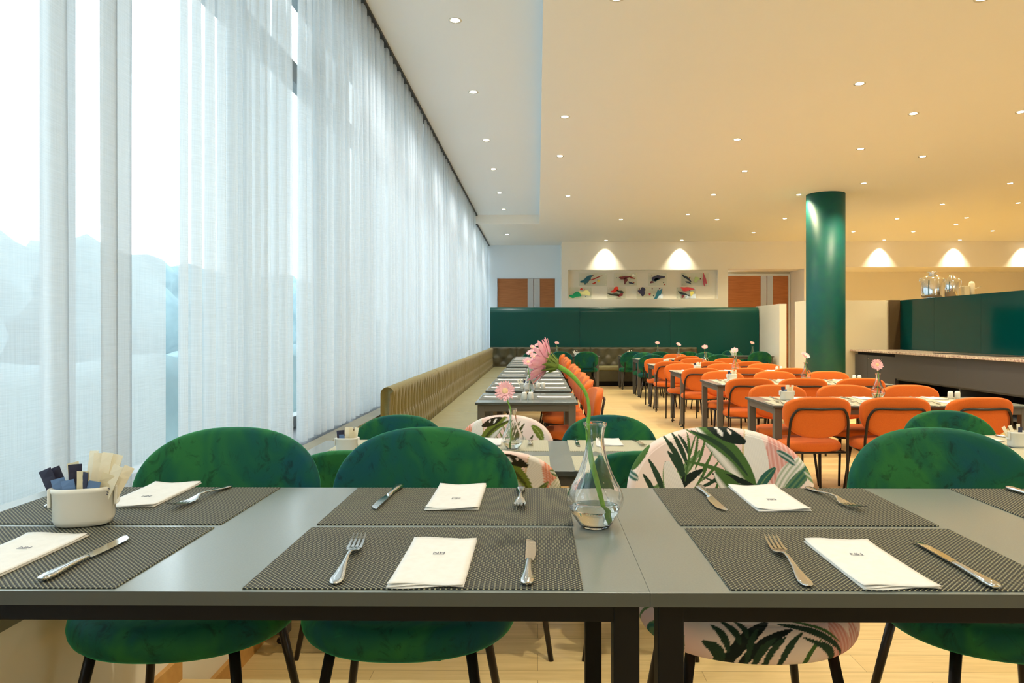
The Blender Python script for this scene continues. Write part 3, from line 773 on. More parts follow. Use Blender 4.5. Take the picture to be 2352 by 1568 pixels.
# ------------------------------------------------------------------ buffet counter
bc = empty('buffet_counter', (6.9, 9, 0), 0, 'long anthracite buffet counter with a speckled stone top', 'counter')
ox, oy = 6.9, 9
def B(x0, x1, y0, y1, z0, z1): return MB().box(x0-ox, x1-ox, y0-oy, y1-oy, z0, z1)
B(6.30, 7.3, 3.2, 14.56, .93, .965).obj('stone_top', M['marble'], bc, bevel=.004)
for a, b in ((3.2, 5.1), (5.1, 7.05), (7.05, 9.0), (9.0, 10.95), (10.95, 12.86)):
    B(6.36, 6.385, a+.002, b-.002, .49, .925).obj('front_panel', M['anthra'], bc)
B(6.40, 7.28, 3.2, 12.86, .46, .49).obj('inner_shelf', M['anthra'], bc)
B(6.40, 7.28, 3.2, 12.86, .12, .15).obj('lower_shelf', M['anthra'], bc)
B(7.2, 7.28, 3.2, 12.86, 0, .9).obj('back_board', M['dark'], bc)
for y in (3.25, 5.1, 7.05, 9.0, 10.95): B(6.40, 7.2, y-.02, y+.02, 0, .46).obj('upright', M['anthra'], bc)
B(6.44, 7.28, 12.87, 14.5, 0, .93).obj('cabinet_body', M['dark'], bc)
for a, b in ((12.88, 13.42), (13.42, 13.96), (13.96, 14.5)):
    d = B(6.38, 6.44, a+.003, b-.003, .08, .87).obj('door', M['anthra'], bc)
    MB().lathe([(.008, 0), (.012, .012), (.006, .018)], 12, c=(6.37-ox, b-.07-oy if a < 13.5 else a+.07-oy, .80)).obj('knob', M['chrome'], d, True)
for a, b in ((8.2, 9.9), (10.4, 12.1)):
    B(6.62, 7.1, a, b, .965, .972).obj('glass_hob', M['plastic'], bc, bevel=.001)
gpn = empty('green_glass_screen', (7.6, 9, 0), 0, 'glossy dark green glass screen standing behind the buffet counter', 'screen')
for a, b in ((3.2, 5.6), (5.6, 8.0), (8.0, 10.3), (10.3, 11.9), (11.9, 13.3), (13.3, 14.55)):
    MB().box(-.30, -.285, a+.002-9, b-.002-9, .966, 1.95).obj('glass_panel', M['greenglass'], gpn)
MB().box(-.28, .30, 3.2-9, 14.5-9, 0, 1.94).obj('backing_wall', M['brown'], gpn)
# plates under the counter
def plate():
    o = MB().lathe([(.06, 0), (.085, .002), (.13, .014), (.131, .017), (.085, .007), (.01, .005)], 28).obj('dinner_plate', M['ceramic'], None, True); o['category'] = 'plate'; return o
pl = Proto(plate())
for i, (x, y, n, nm) in enumerate(((6.58, 10.35, 12, 'in the middle'), (6.58, 8.55, 9, 'nearest the camera'), (6.58, 12.1, 10, 'by the cabinet'))):
    for k in range(n): pl.put((x, y, .151+k*.010), 0, 'white plate under the counter, %s from the bottom of the stack %s' % (['first', 'second', 'third', 'fourth', 'fifth', 'sixth', 'seventh', 'eighth', 'ninth', 'tenth', 'eleventh', 'twelfth'][k], nm), 'stacked plates, '+nm)
# urn
u = empty('coffee_urn', (7.62, 13.95, 1.951), 0, 'polished chrome drink urn standing on top of the green glass screen', 'urn')
MB().lathe([(.17, .03), (.19, .05), (.195, .08), (.195, .36), (.17, .41), (.10, .45), (.065, .46), (.06, .50), (.09, .505), (.09, .525), (.02, .53)], 32).obj('body', M['chrome'], u, True)
MB().lathe([(.15, 0), (.15, .015), (.11, .03), (.16, .04)], 32).obj('base', M['chrome'], u, True)
for s in (-1, 1): MB().tube(spline([(s*.19, 0, .40), (s*.235, 0, .39), (s*.24, 0, .34), (s*.195, 0, .32)]), .01, 8).obj('handle', M['chrome'], u, True)
MB().tube(spline([(-.05, -.18, .1), (-.06, -.24, .1), (-.06, -.25, .06)]), .012, 8).obj('tap', M['chrome'], u, True)
u = empty('coffee_urn', (8.02, 13.75, 1.951-.0), 0, 'smaller chrome jug-shaped urn right behind the big one', 'urn')
u.location = (7.80, 13.60, 1.951)
MB().lathe([(.10, 0), (.12, .02), (.12, .30), (.10, .36), (.05, .41), (.03, .44), (.01, .445)], 28).obj('body', M['chrome'], u, True)
MB().tube(spline([(.11, 0, .36), (.17, 0, .34), (.16, 0, .22), (.11, 0, .18)]), .01, 8).obj('handle', M['chrome'], u, True)
u = empty('drink_dispenser', (7.78, 13.1, 1.951), 0, 'small cream lever dispenser beside the chrome urns', 'dispenser')
MB().box(-.07, .03, -.05, .05, 0, .2).obj('body', M['paper2'], u, bevel=.01)
MB().lathe([(.05, 0), (.05, .24), (.035, .275), (.005, .285)], 20, c=(.09, 0, 0)).obj('cylinder', M['paper'], u, True)
MB().tube([(.12, 0, .14), (.26, 0, .19)], .006, 8).obj('lever', M['chrome'], u, True)

# ------------------------------------------------------------------ wall art
art = [(1.10, 2.70, .75, .34, [('a_teal', .13, .0, .24, .09, 30), ('a_red', -.05, .03, .26, .02, 20), ('a_yellow', -.12, -.03, .05, .04, 0), ('a_red', -.03, -.08, .08, .03, 20)]),
       (2.03, 2.70, .63, .34, [('a_wine', .02, .05, .22, .05, 5), ('a_wine', 0, -.02, .07, .11, 0), ('a_red', -.14, .04, .10, .03, -20), ('a_navy', -.12, -.08, .12, .03, -20)]),
       (2.95, 2.70, .49, .34, [('a_navy', .0, .04, .26, .08, 8), ('a_teal', .02, .0, .10, .05, 10), ('a_wine', .12, -.06, .06, .04, -10)]),
       (3.83, 2.70, .73, .34, [('a_dark', .17, .03, .22, .04, -38), ('a_dark', .14, -.07, .12, .03, -25), ('a_lime', -.03, .0, .12, .08, 30), ('a_red', -.20, -.01, .07, .20, 10)]),
       (.84, 2.345, .60, .30, [('a_green', .1, -.05, .22, .09, 10), ('a_pale', -.1, .0, .22, .08, -12), ('a_red', -.02, .09, .05, .03, 0)]),
       (1.86, 2.345, .49, .30, [('a_red', .03, .07, .16, .07, 30), ('a_dark', .05, -.04, .24, .04, -8), ('a_dark', -.08, .03, .14, .04, -20), ('a_wine', -.08, -.05, .12, .05, 15)]),
       (2.64, 2.345, .70, .30, [('a_navy', .16, .03, .13, .14, 20), ('a_teal', -.18, -.03, .08, .22, -30), ('a_red', 0, -.03, .04, .04, 0)]),
       (3.70, 2.345, .52, .30, [('a_red', -.02, .09, .24, .07, -5), ('a_dark', .06, -.02, .22, .04, -22), ('a_yellow', -.12, -.01, .07, .08, 0), ('a_wine', .07, -.08, .05, .05, 0)])]
wordsA = ['teal leaf and red stroke', 'wine red fan of strokes', 'navy leaf shape', 'red comma and dark feathers', 'green mound and pale oval', 'dark curls and a red drop', 'navy hook and teal blade', 'long red stroke and a yellow patch']
rnd = random.Random(9)
for i, (x, z, w_, h_, bl) in enumerate(art):
    x += .0; cx = x+w_/2+.0
    t = empty('glass_art_panel', (cx, 19.2, z), 0, 'clear glass art panel with '+wordsA[i]+', in the wall niche', 'artwork', 'painted glass panels in the niche')
    MB().box(-w_/2, w_/2, 0, .008, -h_/2, h_/2).obj('glass_sheet', M['acrylic'], t, bevel=.001)
    for (m, bx, bz, bw_, bh, an) in bl:
        mb = MB(); v = []; n = 28
        for k in range(n):
            a = 2*PI*k/n; q = 1+.18*math.sin(3*a+i)+.08*math.sin(5*a)
            px_, pz_ = math.cos(a)*bw_/2*q*1.4, math.sin(a)*bh/2*q*1.5
            pz_ += .16*bh*math.sin(2*PI*px_/bw_/1.3)
            c_, s_ = math.cos(R(an)), math.sin(R(an)); v.append((-bx*1.25+px_*c_-pz_*s_, -.004, bz*1.15+px_*s_+pz_*c_))
        v += [(a, 0, b) for a, _, b in v]
        mb.add(v, [tuple(range(n)), tuple(range(n, 2*n))[::-1]]+[(k, n+k, n+(k+1) % n, (k+1) % n) for k in range(n)])
        mb.obj('paint_shape', M[m], t)
    for k in range(5):
        mb = MB(); mb.lathe([(rnd.uniform(.008, .018), 0), (.004, .004)], 12)
        d = mb.obj('paint_dot', M[rnd.choice(['a_red', 'a_dark', 'a_wine', 'a_yellow', 'a_teal'])], t); d.rotation_euler = (R(90), 0, 0)
        d.location = (rnd.uniform(-.42, .42)*w_, 0, rnd.uniform(-.4, .4)*h_)
    for sx in (-1, 1):
        for sz in (-1, 1):
            MB().tube([(sx*(w_/2-.03), -.006, sz*(h_/2-.03)), (sx*(w_/2-.03), .055, sz*(h_/2-.03))], .006, 8).obj('standoff', M['chrome'], t)

# ------------------------------------------------------------------ banquettes
def tufted(length, h, cols, rows, depth, diamond, nper=10):
    """grid facing +X in local coordinates: y along length, z up"""
    ny = cols*nper; nz = 28; v = []
    pts = []
    for r in range(rows):
        for c in range(-1, cols+1):
            pts.append(((c+.5*(r % 2)+.5)*length/cols, h*(.24+.56*r/(rows-1 if rows > 1 else 1))))
    cw = length/cols
    def dsp(y, z):
        d = 0
        for (a, b) in pts:
            if abs(a-y) < cw and abs(b-z) < h*.5:
                q = ((a-y)/(cw*.30))**2+((b-z)/(h*.13))**2; d += math.exp(-q)*.8
        f = 0
        zz = (z/h-.24)/(.56/(rows-1)); ph = zz % 2; tri = ph if ph < 1 else 2-ph
        if zz < 0: tri = 0
        if zz > rows-1: tri = (rows-1) % 2
        sh = tri*.5
        u = ((y/cw-.5-sh) % 1); u = min(u, 1-u); f += math.exp(-(u/.10)**2)*.38
        if diamond:
            u = ((y/cw-.5+sh) % 1); u = min(u, 1-u); f += math.exp(-(u/.10)**2)*.38
        e = min(y, length-y); f += math.exp(-(e/.012)**2)*.8
        return min(1, d+f)*depth
    for j in range(nz+1):
        for i in range(ny+1):
            y = i/ny*length; z = j/nz*h
            v.append((-dsp(y, z), y, z))
    return v, ny, nz
def banq_back(name, length, h0, h1, cols, m, rowz=3, diamond=False, depth=.04):
    h = h1-h0-.05; v, ny, nz = tufted(length, h, cols, rowz, depth, diamond); n1 = ny+1
    v = [(x, y, z+h0) for x, y, z in v]
    # rounded top and the back
    for k in range(1, 9):
        a = PI*k/8
        for i in range(n1): v.append((-.05+.05*math.cos(a), i/ny*length, h0+h+.05*math.sin(a)))
    for i in range(n1): v.append((-.10, i/ny*length, h0))
    rows_ = nz+1+8+1
    f = [(j*n1+i, j*n1+i+1, (j+1)*n1+i+1, (j+1)*n1+i) for j in range(rows_-1) for i in range(ny)]
    f += [tuple(j*n1 for j in range(rows_))[::-1], tuple(j*n1+ny for j in range(rows_))]
    return MB().add(v, f)
def banquette(x, y, rz, length, label, tuft, seatm, cols, diamond, ends=True):
    t = empty('banquette_bench', (x, y, 0), rz, label, 'banquette', 'banquette bench sections')
    banq_back('b', length, .30, .93, cols, tuft, 3, diamond).obj('backrest', M[tuft], t, True)
    MB().box(0.003, .52, .004, length-.004, .38, .48).obj('seat', M[seatm], t, bevel=.03, seg=4)
    MB().box(0, .50, .01, length-.01, .12, .38).obj('base', M['leather'], t)
    MB().box(0, .42, .02, length-.02, 0, .12).obj('plinth', M['dark'], t)
    return t
XB = -1.06
banquette(XB, 5.29, 0, 2.40, 'olive green tufted fabric banquette section, nearest of the four by the curtains', 'olive', 'seatpad', 17, False)
banquette(XB, 7.70, 0, 2.80, 'olive green tufted fabric banquette section, second from the near end', 'olive', 'seatpad', 20, False)
banquette(XB, 10.51, 0, 2.70, 'olive green tufted fabric banquette section, third from the near end', 'olive', 'seatpad', 19, False)
banquette(XB, 13.22, 0, 3.95, 'olive green tufted fabric banquette section, running into the far corner', 'olive', 'seatpad', 28, False)
BY = 17.78
for a, b, lb, c_ in ((-.52, 1.30, 'dark olive leather banquette section in front of the green panel, in the corner', 6), (1.305, 3.94, 'dark olive leather banquette section in front of the green panel, at its open end', 9)):
    t = banquette(b, BY, R(-90), b-a, lb, 'leather', 'seatpad', c_, True)
    t.rotation_euler = (0, 0, R(-90)); t.location = (a, BY, 0)
tag(banq_back('c', .66, .30, .93, 2, 'leather', 3, True).obj('banquette_corner', M['leather'], None, True), 'short dark leather banquette corner piece beside the curtain', 'banquette')
o = bpy.data.objects['banquette_corner']; o.rotation_euler = (0, 0, R(-90)); o.location = (-1.185, BY, 0)

# ================================================================== FRONT GROUP
PZ = .19; TZ = .94
G1 = 'dark tables standing nearest the camera'
tA = table('dining_table', -1.26, .1755, 1.122, 1.868, TZ, PZ, .041, 'grey laminate table nearest the camera, from the curtains to the vase', G1, True, .022, .03,
      inset=.016, feet=False, topb=.0006)
tB = table('dining_table', .1757, 2.10, 1.122, 1.868, TZ, PZ, .041, 'grey laminate table nearest the camera, right of the vase', G1, True, .022, .03, inset=.016, feet=False, topb=.0006)
V = 'velvet'
velvet_p.put((-.895, 1.85, PZ), R(2), 'green velvet chair at the front table, closest to the curtains', 'green velvet chairs')
velvet_p.put((-.326, 1.86, PZ), 0, 'green velvet chair at the front table, second from the curtains, between fork and knife places', 'green velvet chairs')
print1_p.put((.53, 1.86, PZ), 0, 'pink leaf print chair at the front table, right of the vase', 'leaf print chairs')
velvet_p.put((1.165, 1.86, PZ), R(-2), 'green velvet chair at the front table, right of the pink leaf print chair', 'green velvet chairs')
matd = Proto(placemat(M['mat_dark']))
cx = {'a': -.937, 'b': -.195, 'c': .568, 'd': 1.33}
nmx = {'a': 'at the curtain end', 'b': 'left of the vase', 'c': 'right of the vase', 'd': 'at the far right'}
for k in 'abcd':
    for row, y in (('camera side', 1.308), ('chair side', 1.683)):
        if k == 'd' and row == 'camera side': continue
        x = cx[k]+(-.003 if row == 'camera side' else 0)+(.008 if k == 'c' and row == 'camera side' else 0)
        matd.put((x, y, TZ), 0, 'charcoal woven placemat on the front table, %s, %s' % (row, nmx[k]), 'charcoal placemats')
nap = Proto(napkin(.122, .255)); kn = Proto(knife()); fk = Proto(fork())
ZN = TZ+.0026
for x, y, rz, nm in ((-.178, 1.26, 0, 'camera side, left of the vase'), (.572, 1.26, 0, 'camera side, right of the vase'), (-.948, 1.285, 0, 'camera side, at the curtain end'),
                     (-.195, 1.748, PI, 'chair side, left of the vase'), (.555, 1.744, PI, 'chair side, right of the vase'), (-.948, 1.765, PI+R(2), 'chair side, by the sachet pot')):
    nap.put((x, y, ZN), rz, 'white folded paper napkin with a small mark, front table, '+nm, 'napkins on the front table')
def between(a, b): return ((a[0]+b[0])/2, (a[1]+b[1])/2, ZN), math.atan2(b[1]-a[1], b[0]-a[0])-PI/2
for a, b, nm in (((-.017, 1.143), (-.014, 1.388), 'camera side, left of the vase'), ((.720, 1.133), (.722, 1.38), 'camera side, right of the vase'), ((-.802, 1.155), (-.80, 1.40), 'camera side, near the curtain end'),
                 ((-1.105, 1.885-.02), (-1.130, 1.645), 'chair side, behind the sachet pot'), ((-.357, 1.862), (-.370, 1.62), 'chair side, left of the vase'), ((.416, 1.86), (.417, 1.612), 'chair side, right of the vase'), ((1.203, 1.85), (1.215, 1.61), 'chair side, at the far right')):
    l, rz = between(a, b); kn.put(l, rz, 'steel table knife on the front table, '+nm, 'knives on the front table')
for a, b, nm in (((-.324, 1.142), (-.345, 1.392), 'camera side, left of the vase'), ((.428, 1.138), (.448, 1.388), 'camera side, right of the vase'),
                 ((-.800, 1.862), (-.828, 1.622), 'chair side, by the curtain end napkin'), ((-.043, 1.855), (-.040, 1.61), 'chair side, left of the vase'), ((.694, 1.855), (.725, 1.612), 'chair side, right of the vase')):
    l, rz = between(a, b); fk.put(l, rz, 'steel table fork on the front table, '+nm, 'forks on the front table')
vs = vase(); VX, VY = .120, 1.50
KIDS.clear()
vp = Proto(vs); vp.put((VX, VY, TZ), 0, 'large clear glass bud vase with water on the front table', 'glass bud vases')
q = lambda px, py: ((px-1235)*1.5/1650-VX, 0, 1.35-(py-758)*1.5/1650-TZ)
P_ = [q(1394, 1196), q(1372, 1110), q(1357, 1050), q(1350, 990), q(1353, 940), q(1346, 905), q(1330, 880), q(1305, 855), q(1275, 838)]
g_ = gerbera(P_, q(1262, 834), (-.93, .28, .25), .056, 'petal', 26, .0045, .75)
g_.location = (VX, VY, TZ); tag(g_, 'big pink gerbera bent sideways on its green stem, front table vase', 'flower', 'pink gerberas')
g0 = gerbera([(.012, 0, .008), (.004, .0, .12), (-.004, 0, .2), (-.014, 0, .27), (-.010, 0, .297)], (-.010, -.002, .300), (-.1, -.9, 1), .058, 'petal2', 20, .0028, .3)
gs = Proto(g0)
g1 = gerbera([(-.010, 0, .008), (.0, .0, .12), (.006, 0, .2), (-.01, 0, .26), (-.012, -.004, .29)], (-.012, -.008, .295), (-.1, -1, .35), .054, 'petal2', 22, .0028, .15)
gf = Proto(g1)
pt = Proto(pot()); pt.put((-.955, 1.505, ZN), R(18), 'oval white ceramic pot of sachets on the front table', 'white sachet pots')
S = {'navy': Proto(sachet(M['navy'], w=.012, h=.105)), 'blue': Proto(sachet(M['blue'], w=.013, h=.075)), 'paper': Proto(sachet(M['paper'], w=.010, h=.12)),
     'paper2': Proto(sachet(M['paper2'], w=.012, h=.105)), 'mark': Proto(sachet(M['paper'], w=.010, h=.125, mark='NH'))}
CN = {'navy': 'navy', 'blue': 'blue', 'paper': 'cream', 'paper2': 'kraft', 'mark': 'lettered cream'}
def sachets(cx_, cy_, z, lst, where, sc=1.0):
    cnt = {}
    for q_ in lst: cnt[q_[0]] = cnt.get(q_[0], 0)+1
    seen = {}
    for (k, dx, dy, lx, ly, rz, dz) in sorted(lst, key=lambda q_: q_[1]+q_[3]*.1):
        n_ = seen.get(k, 0); seen[k] = n_+1
        wh_ = '' if cnt[k] == 1 else ', '+(['leftmost', 'rightmost'] if cnt[k] == 2 else ['leftmost', 'second from the left', 'third from the left', 'fourth from the left', 'rightmost'])[n_ if cnt[k] > 2 else n_]
        S[k].put((cx_+dx*sc, cy_+dy*sc, z+.009+dz), label='%s sachet in the %s%s' % (CN[k], where, wh_), group='sachets in the '+where, rot=(ly, lx, rz), scale=(sc,)*3)
big = [('navy', -.030, -.012, -.42, .05, .1, .012), ('navy', -.024, -.002, -.38, -.05, .3, .012), ('navy', -.008, -.014, -.02, .05, .4, .014), ('navy', .002, -.016, .15, .1, -.3, .002),
       ('paper2', -.016, .012, -.25, -.1, .0, .014), ('paper2', .012, -.018, .02, .12, 0, .002), ('paper', .012, .012, .05, -.1, .2, .016), ('paper', .0, .018, -.05, -.12, -.2, .020),
       ('paper', .022, .008, .12, -.1, .1, .018), ('paper', .030, .014, .18, -.14, 0, .014), ('paper2', .020, -.012, .38, .06, .1, .0), ('mark', .026, -.008, .42, .03, 0, .0), ('paper', .034, .0, .46, -.06, .2, .0),
       ('blue', -.022, -.020, -.25, .1, .1, .018), ('blue', -.004, -.024, -.2, .08, 0, .014), ('blue', .020, -.022, .2, .1, .1, .012)]
sachets(-.955, 1.505, ZN, big, 'pot on the front table')

# ================================================================== SECOND ROW (main floor)
G2 = 'grey tables of the second row'
table('dining_table', -1.15, 1.02, 3.06, 3.90, .75, 0, .055, 'grey table just behind the front green velvet chairs', G2, th=.024, apron=.045)
table('dining_table', 2.22, 4.10, 3.30, 4.12, .75, 0, .055, 'grey table behind the rightmost front green velvet chair', G2, th=.024, apron=.045)
velvet_p.put((-.78, 3.78, 0), 0, 'green velvet chair across the second table, in front of the banquette end', 'green velvet chairs')
print2_p.put((-.19, 3.78, 0), R(-3), 'leaf print chair across the second table, behind the small vase', 'leaf print chairs')
velvet_p.put((.40, 3.79, 0), 0, 'green velvet chair across the second table, right of the leaf print chair', 'green velvet chairs')
velvet_p.put((-.76, 3.16, 0), PI, 'green velvet chair seen from behind, between the two left front chairs', 'green velvet chairs')
print2_p.put((-.175, 3.16, 0), PI, 'leaf print chair seen from behind, left of the large vase', 'leaf print chairs')
velvet_p.put((.42, 3.16, 0), PI, 'green velvet chair seen from behind, right of the large vase', 'green velvet chairs')
velvet_p.put((2.42, 4.04, 0), R(-4), 'green velvet chair across the table behind the rightmost front chair', 'green velvet chairs')
velvet_p.put((2.42, 3.42, 0), PI, 'green velvet chair seen from behind, cut off by the right picture edge', 'green velvet chairs')
matl = Proto(placemat(M['mat_reflect']))
for i, x in enumerate((-.775, -.215, .43)):
    for row, y in (('near side', 3.245), ('far side', 3.735)):
        matl.put((x, y, .75), 0, 'reflection-pale woven placemat on the second table, %s, %s' % (row, ('by the banquette', 'by the small vase', 'right of the small vase')[i]), 'reflection-pale placemats')
for row, y in (('near side', 3.49), ('far side', 3.93)):
    matl.put((2.52, y, .75), 0, 'reflection-pale woven placemat on the right second-row table, '+row, 'reflection-pale placemats')
naps = Proto(napkin(.12, .24, False)); Z2 = .7526
for x, y, nm in ((.385, 3.82, 'far right place'), (-.25, 3.82, 'behind the small vase'), (-.80, 3.82, 'behind the sachet pot'), (.40, 3.17, 'near right place'), (-.25, 3.17, 'near middle place'), (-.80, 3.17, 'near left place')):
    naps.put((x, y, Z2), 0, 'white folded napkin on the second table, '+nm, 'napkins on the second table')
naps.put((2.44, 3.98, Z2), 0, 'white folded napkin on the right second-row table', 'napkins on the second table')
fk.put((-.038, 3.80, Z2), PI, 'steel fork on the second table, right of the small vase', 'cutlery on the second table')
fk.put((.535, 3.80, Z2), PI+.1, 'steel fork on the second table, at its far right place', 'cutlery on the second table')
kn.put((.21, 3.80, Z2), PI, 'steel knife on the second table, seen beside the large vase neck', 'cutlery on the second table')
kn.put((-.655, 3.80, Z2), PI, 'steel knife on the second table, right of the sachet pot', 'cutlery on the second table')
fk.put((-.62, 3.77, Z2), PI, 'steel fork on the second table, right of the sachet pot', 'cutlery on the second table')
kn.put((2.62, 3.96, Z2), PI+.3, 'steel knife on the right second-row table', 'cutlery on the second table')
fk.put((2.60, 3.49, Z2), .2, 'steel fork on the right second-row table', 'cutlery on the second table')
vp.put((-.125, 3.60, Z2), 0, 'glass bud vase standing in the middle of the second table', 'glass bud vases', scale=(.93,)*3)
gf.put((-.125, 3.60, Z2), 0, 'pale pink gerbera in the second table vase', 'pink gerberas', rot=(0, R(-5), 0))
pt.put((-.936, 3.52, .75), 0, 'white sachet pot on the second table, by the window sill', 'white sachet pots', scale=(.92,)*3)
mid = [('navy', -.03, -.01, -.1, 0, 0, 0), ('navy', -.022, .0, -.05, 0, .3, 0), ('paper', .0, 0, 0, 0, 0, 0), ('paper', .012, .01, .05, 0, .2, 0), ('paper2', .02, -.012, .1, .05, 0, 0), ('paper', .032, 0, .15, 0, 0, 0), ('blue', -.018, -.02, -.05, .1, 0, .01)]
sachets(-.936, 3.52, .75, mid, 'pot on the second table', .95)
pt.put((2.475, 3.71, .75), 0, 'white sachet pot on the right second-row table, at the picture edge', 'white sachet pots')
mid2 = [('paper', -.035, 0, -.5, 0, 0, 0), ('paper', -.025, -.01, -.3, 0, 0, 0), ('navy', -.01, -.01, .05, .05, 0, 0), ('paper', .0, .01, 0, 0, 0, 0), ('navy', .022, -.01, .12, .05, 0, 0), ('paper', .03, .01, .3, 0, 0, 0)]
sachets(2.475, 3.71, .75, mid2, 'pot at the right picture edge', .9)

# ================================================================== LEFT ROW along the banquette
G3 = 'grey tables along the banquette'
LT = [(5.96, 6.86, 1, 'nearest of the row'), (7.14, 8.94, 3, 'second of the row'), (9.19, 11.40, 3, 'third of the row'), (11.84, 14.0, 3, 'fourth of the row'), (14.02, 16.2, 3, 'farthest of the row')]
matg = Proto(placemat(M['mat_grey']))
vflow = [(-.08, 6.78), (-.03, 8.1), (-.09, 9.6), (-.02, 10.9), (-.08, 12.6), (-.0, 14.6)]
for y0, y1, n, nm in LT:
    table('dining_table', -.52, .335, y0, y1, .75, 0, .058, 'grey table along the banquette, '+nm, G3, th=.022, apron=.055)
    for i in range(n):
        yc = y0+(y1-y0)*(i+.5)/n
        od = ['nearest place', 'middle place', 'farthest place'][i] if n > 1 else 'only place'
        for sd, xm in (('banquette side', -.33), ('chair side', .145)):
            matg.put((xm, yc, .75), PI/2, 'grey woven placemat on the banquette row table %s, %s, %s' % (nm, sd, od), 'grey placemats along the banquette', scale=(.85, 1, 1))
            naps.put((xm+.0, yc-.02, Z2), PI/2, 'white napkin on the banquette row table %s, %s, %s' % (nm, sd, od), 'napkins along the banquette', scale=(1.0, 1.25, 1))
for i, (x, y) in enumerate(vflow):
    od = ['nearest', 'second', 'third', 'fourth', 'fifth', 'farthest'][i]
    vp.put((x, y, .75), i*.4, 'glass bud vase in the row along the banquette, %s of the six' % od, 'glass bud vases')
    gs.put((x, y, .75), math.sin(i*2.1)*.6, 'pale pink gerbera in the banquette row, %s of the six' % od, 'pink gerberas')
sh = Proto(shaker())
sh.put((-.115, 6.20, .75), 0, 'white salt shaker on the nearest banquette table, left one of the pair', 'white shakers')
sh.put((-.060, 6.20, .75), 0, 'white shaker on the nearest banquette table, right one of the pair', 'white shakers')
sh.put((.0, 7.32, .75), 0, 'white shaker on the second banquette table, left one of the pair', 'white shakers')
sh.put((.055, 7.32, .75), 0, 'white shaker on the second banquette table, right one of the pair', 'white shakers')
pt.put((-.13, 7.30, .75), 0, 'white sachet pot on the second banquette table', 'white sachet pots', scale=(.8,)*3)
sachets(-.13, 7.30, .75, mid2, 'pot on the second banquette table', .8)
ordn = ['nearest', 'second', 'third', 'fourth', 'fifth', 'sixth', 'seventh', 'eighth', 'ninth', 'tenth', 'eleventh']
for i, y in enumerate((6.38, 7.42, 8.02, 8.66, 9.6, 10.25, 10.9, 12.3, 13.0, 13.75, 15.2)):
    orange_p.put((.27, y, 0), R(-90+(6, -3, 2, 5, 0, 3, -2, 2, 0, 3, 1)[i]), 'orange fabric chair across from the banquette, %s in the row' % ordn[i], 'orange chairs facing the banquette')

# ================================================================== RIGHT BLOCK
G4 = 'grey tables between the orange chairs'
RT = [(1.87, 3.92, 5.72, 6.50), (1.97, 3.93, 7.92, 8.75), (1.97, 3.93, 9.98, 10.80), (1.95, 3.93, 12.05, 12.85), (2.00, 3.93, 14.5, 15.3), (1.90, 3.75, 16.45, 17.1)]
rown = ['first', 'second', 'third', 'fourth', 'fifth', 'sixth']
near = [(2.14, 2.76, 3.38), (2.29, 2.86, 3.47), (2.24, 2.84, 3.46), (2.20, 2.86, 3.47), (2.29, 2.98, 3.59), (2.14, 2.77, 3.39)]
far = [(2.22, 2.85, 3.46), (2.30, 2.94, 3.60), (2.20, 2.83, 3.46), (2.20, 2.83, 3.45), (2.29, 2.95, 3.62), ()]
colr = {(4, 'n'): 'gog', (4, 'f'): 'gog', (5, 'n'): 'ggg'}
sid = ['aisle end', 'middle', 'counter end']
vx = [(3.0, 6.36), (3.18, 8.55), (2.93, 10.68), (2.97, 12.75), (2.96, 15.1), (2.82, 16.9)]
for i, (x0, x1, y0, y1) in enumerate(RT):
    table('dining_table', x0, x1, y0, y1, .75, 0, .058, 'grey table, %s from the camera in the right-hand block' % rown[i], G4, th=.022, apron=.05)
    for s_, xs_, yc, rz, sn in (('n', near[i], y0+.05, PI, 'camera side'), ('f', far[i], y1-.02, 0, 'far side')):
        for j, x in enumerate(xs_):
            c_ = colr.get((i, s_), 'ooo')[j]; pr = orange_p if c_ == 'o' else velvet_p
            jit = random.Random(i*7+j+(s_ == 'f')*3).uniform(-4, 4)
            pr.put((x, yc, 0), rz+R(jit), '%s chair at the %s right-hand table, %s, %s' % ('orange fabric' if c_ == 'o' else 'green velvet', rown[i], sn, sid[j]), 'orange chairs of the right-hand block' if c_ == 'o' else 'green velvet chairs')
    for s_, xs_, ym, sn in (('n', near[i], y0+.2, 'camera side'), ('f', far[i], y1-.2, 'far side')):
        for j, x in enumerate(xs_):
            matl.put((x, ym, .75), 0, 'reflection-pale placemat on the %s right-hand table, %s, %s' % (rown[i], sn, sid[j]), 'reflection-pale placemats', scale=(.86, 1, 1))
            naps.put((x, ym, Z2), 0, 'white napkin on the %s right-hand table, %s, %s' % (rown[i], sn, sid[j]), 'napkins in the right-hand block')
            if i < 2:
                fk.put((x+(.15 if s_ == 'f' else -.15), ym, Z2), PI if s_ == 'f' else 0, 'steel fork on the %s right-hand table, %s, %s' % (rown[i], sn, sid[j]), 'cutlery in the right-hand block')
                kn.put((x-(.15 if s_ == 'f' else -.15), ym, Z2), PI if s_ == 'f' else 0, 'steel knife on the %s right-hand table, %s, %s' % (rown[i], sn, sid[j]), 'cutlery in the right-hand block')
    vp.put((*vx[i], .75), i, 'glass bud vase on the %s right-hand table' % rown[i], 'glass bud vases')
    (gf if i == 0 else gs).put((*vx[i], .75), 0 if i == 0 else math.sin(i*1.9)*.5, 'pale pink gerbera on the %s right-hand table' % rown[i], 'pink gerberas')
for i, (x, y) in enumerate(((2.13, 6.16), (2.29, 8.5), (2.34, 10.55), (2.25, 12.6))):
    pt.put((x, y, .753), .3*i, 'white sachet pot on the %s right-hand table' % rown[i], 'white sachet pots')
    if i < 3: sachets(x, y, .753, mid, 'pot on the %s right-hand table' % rown[i], 1)
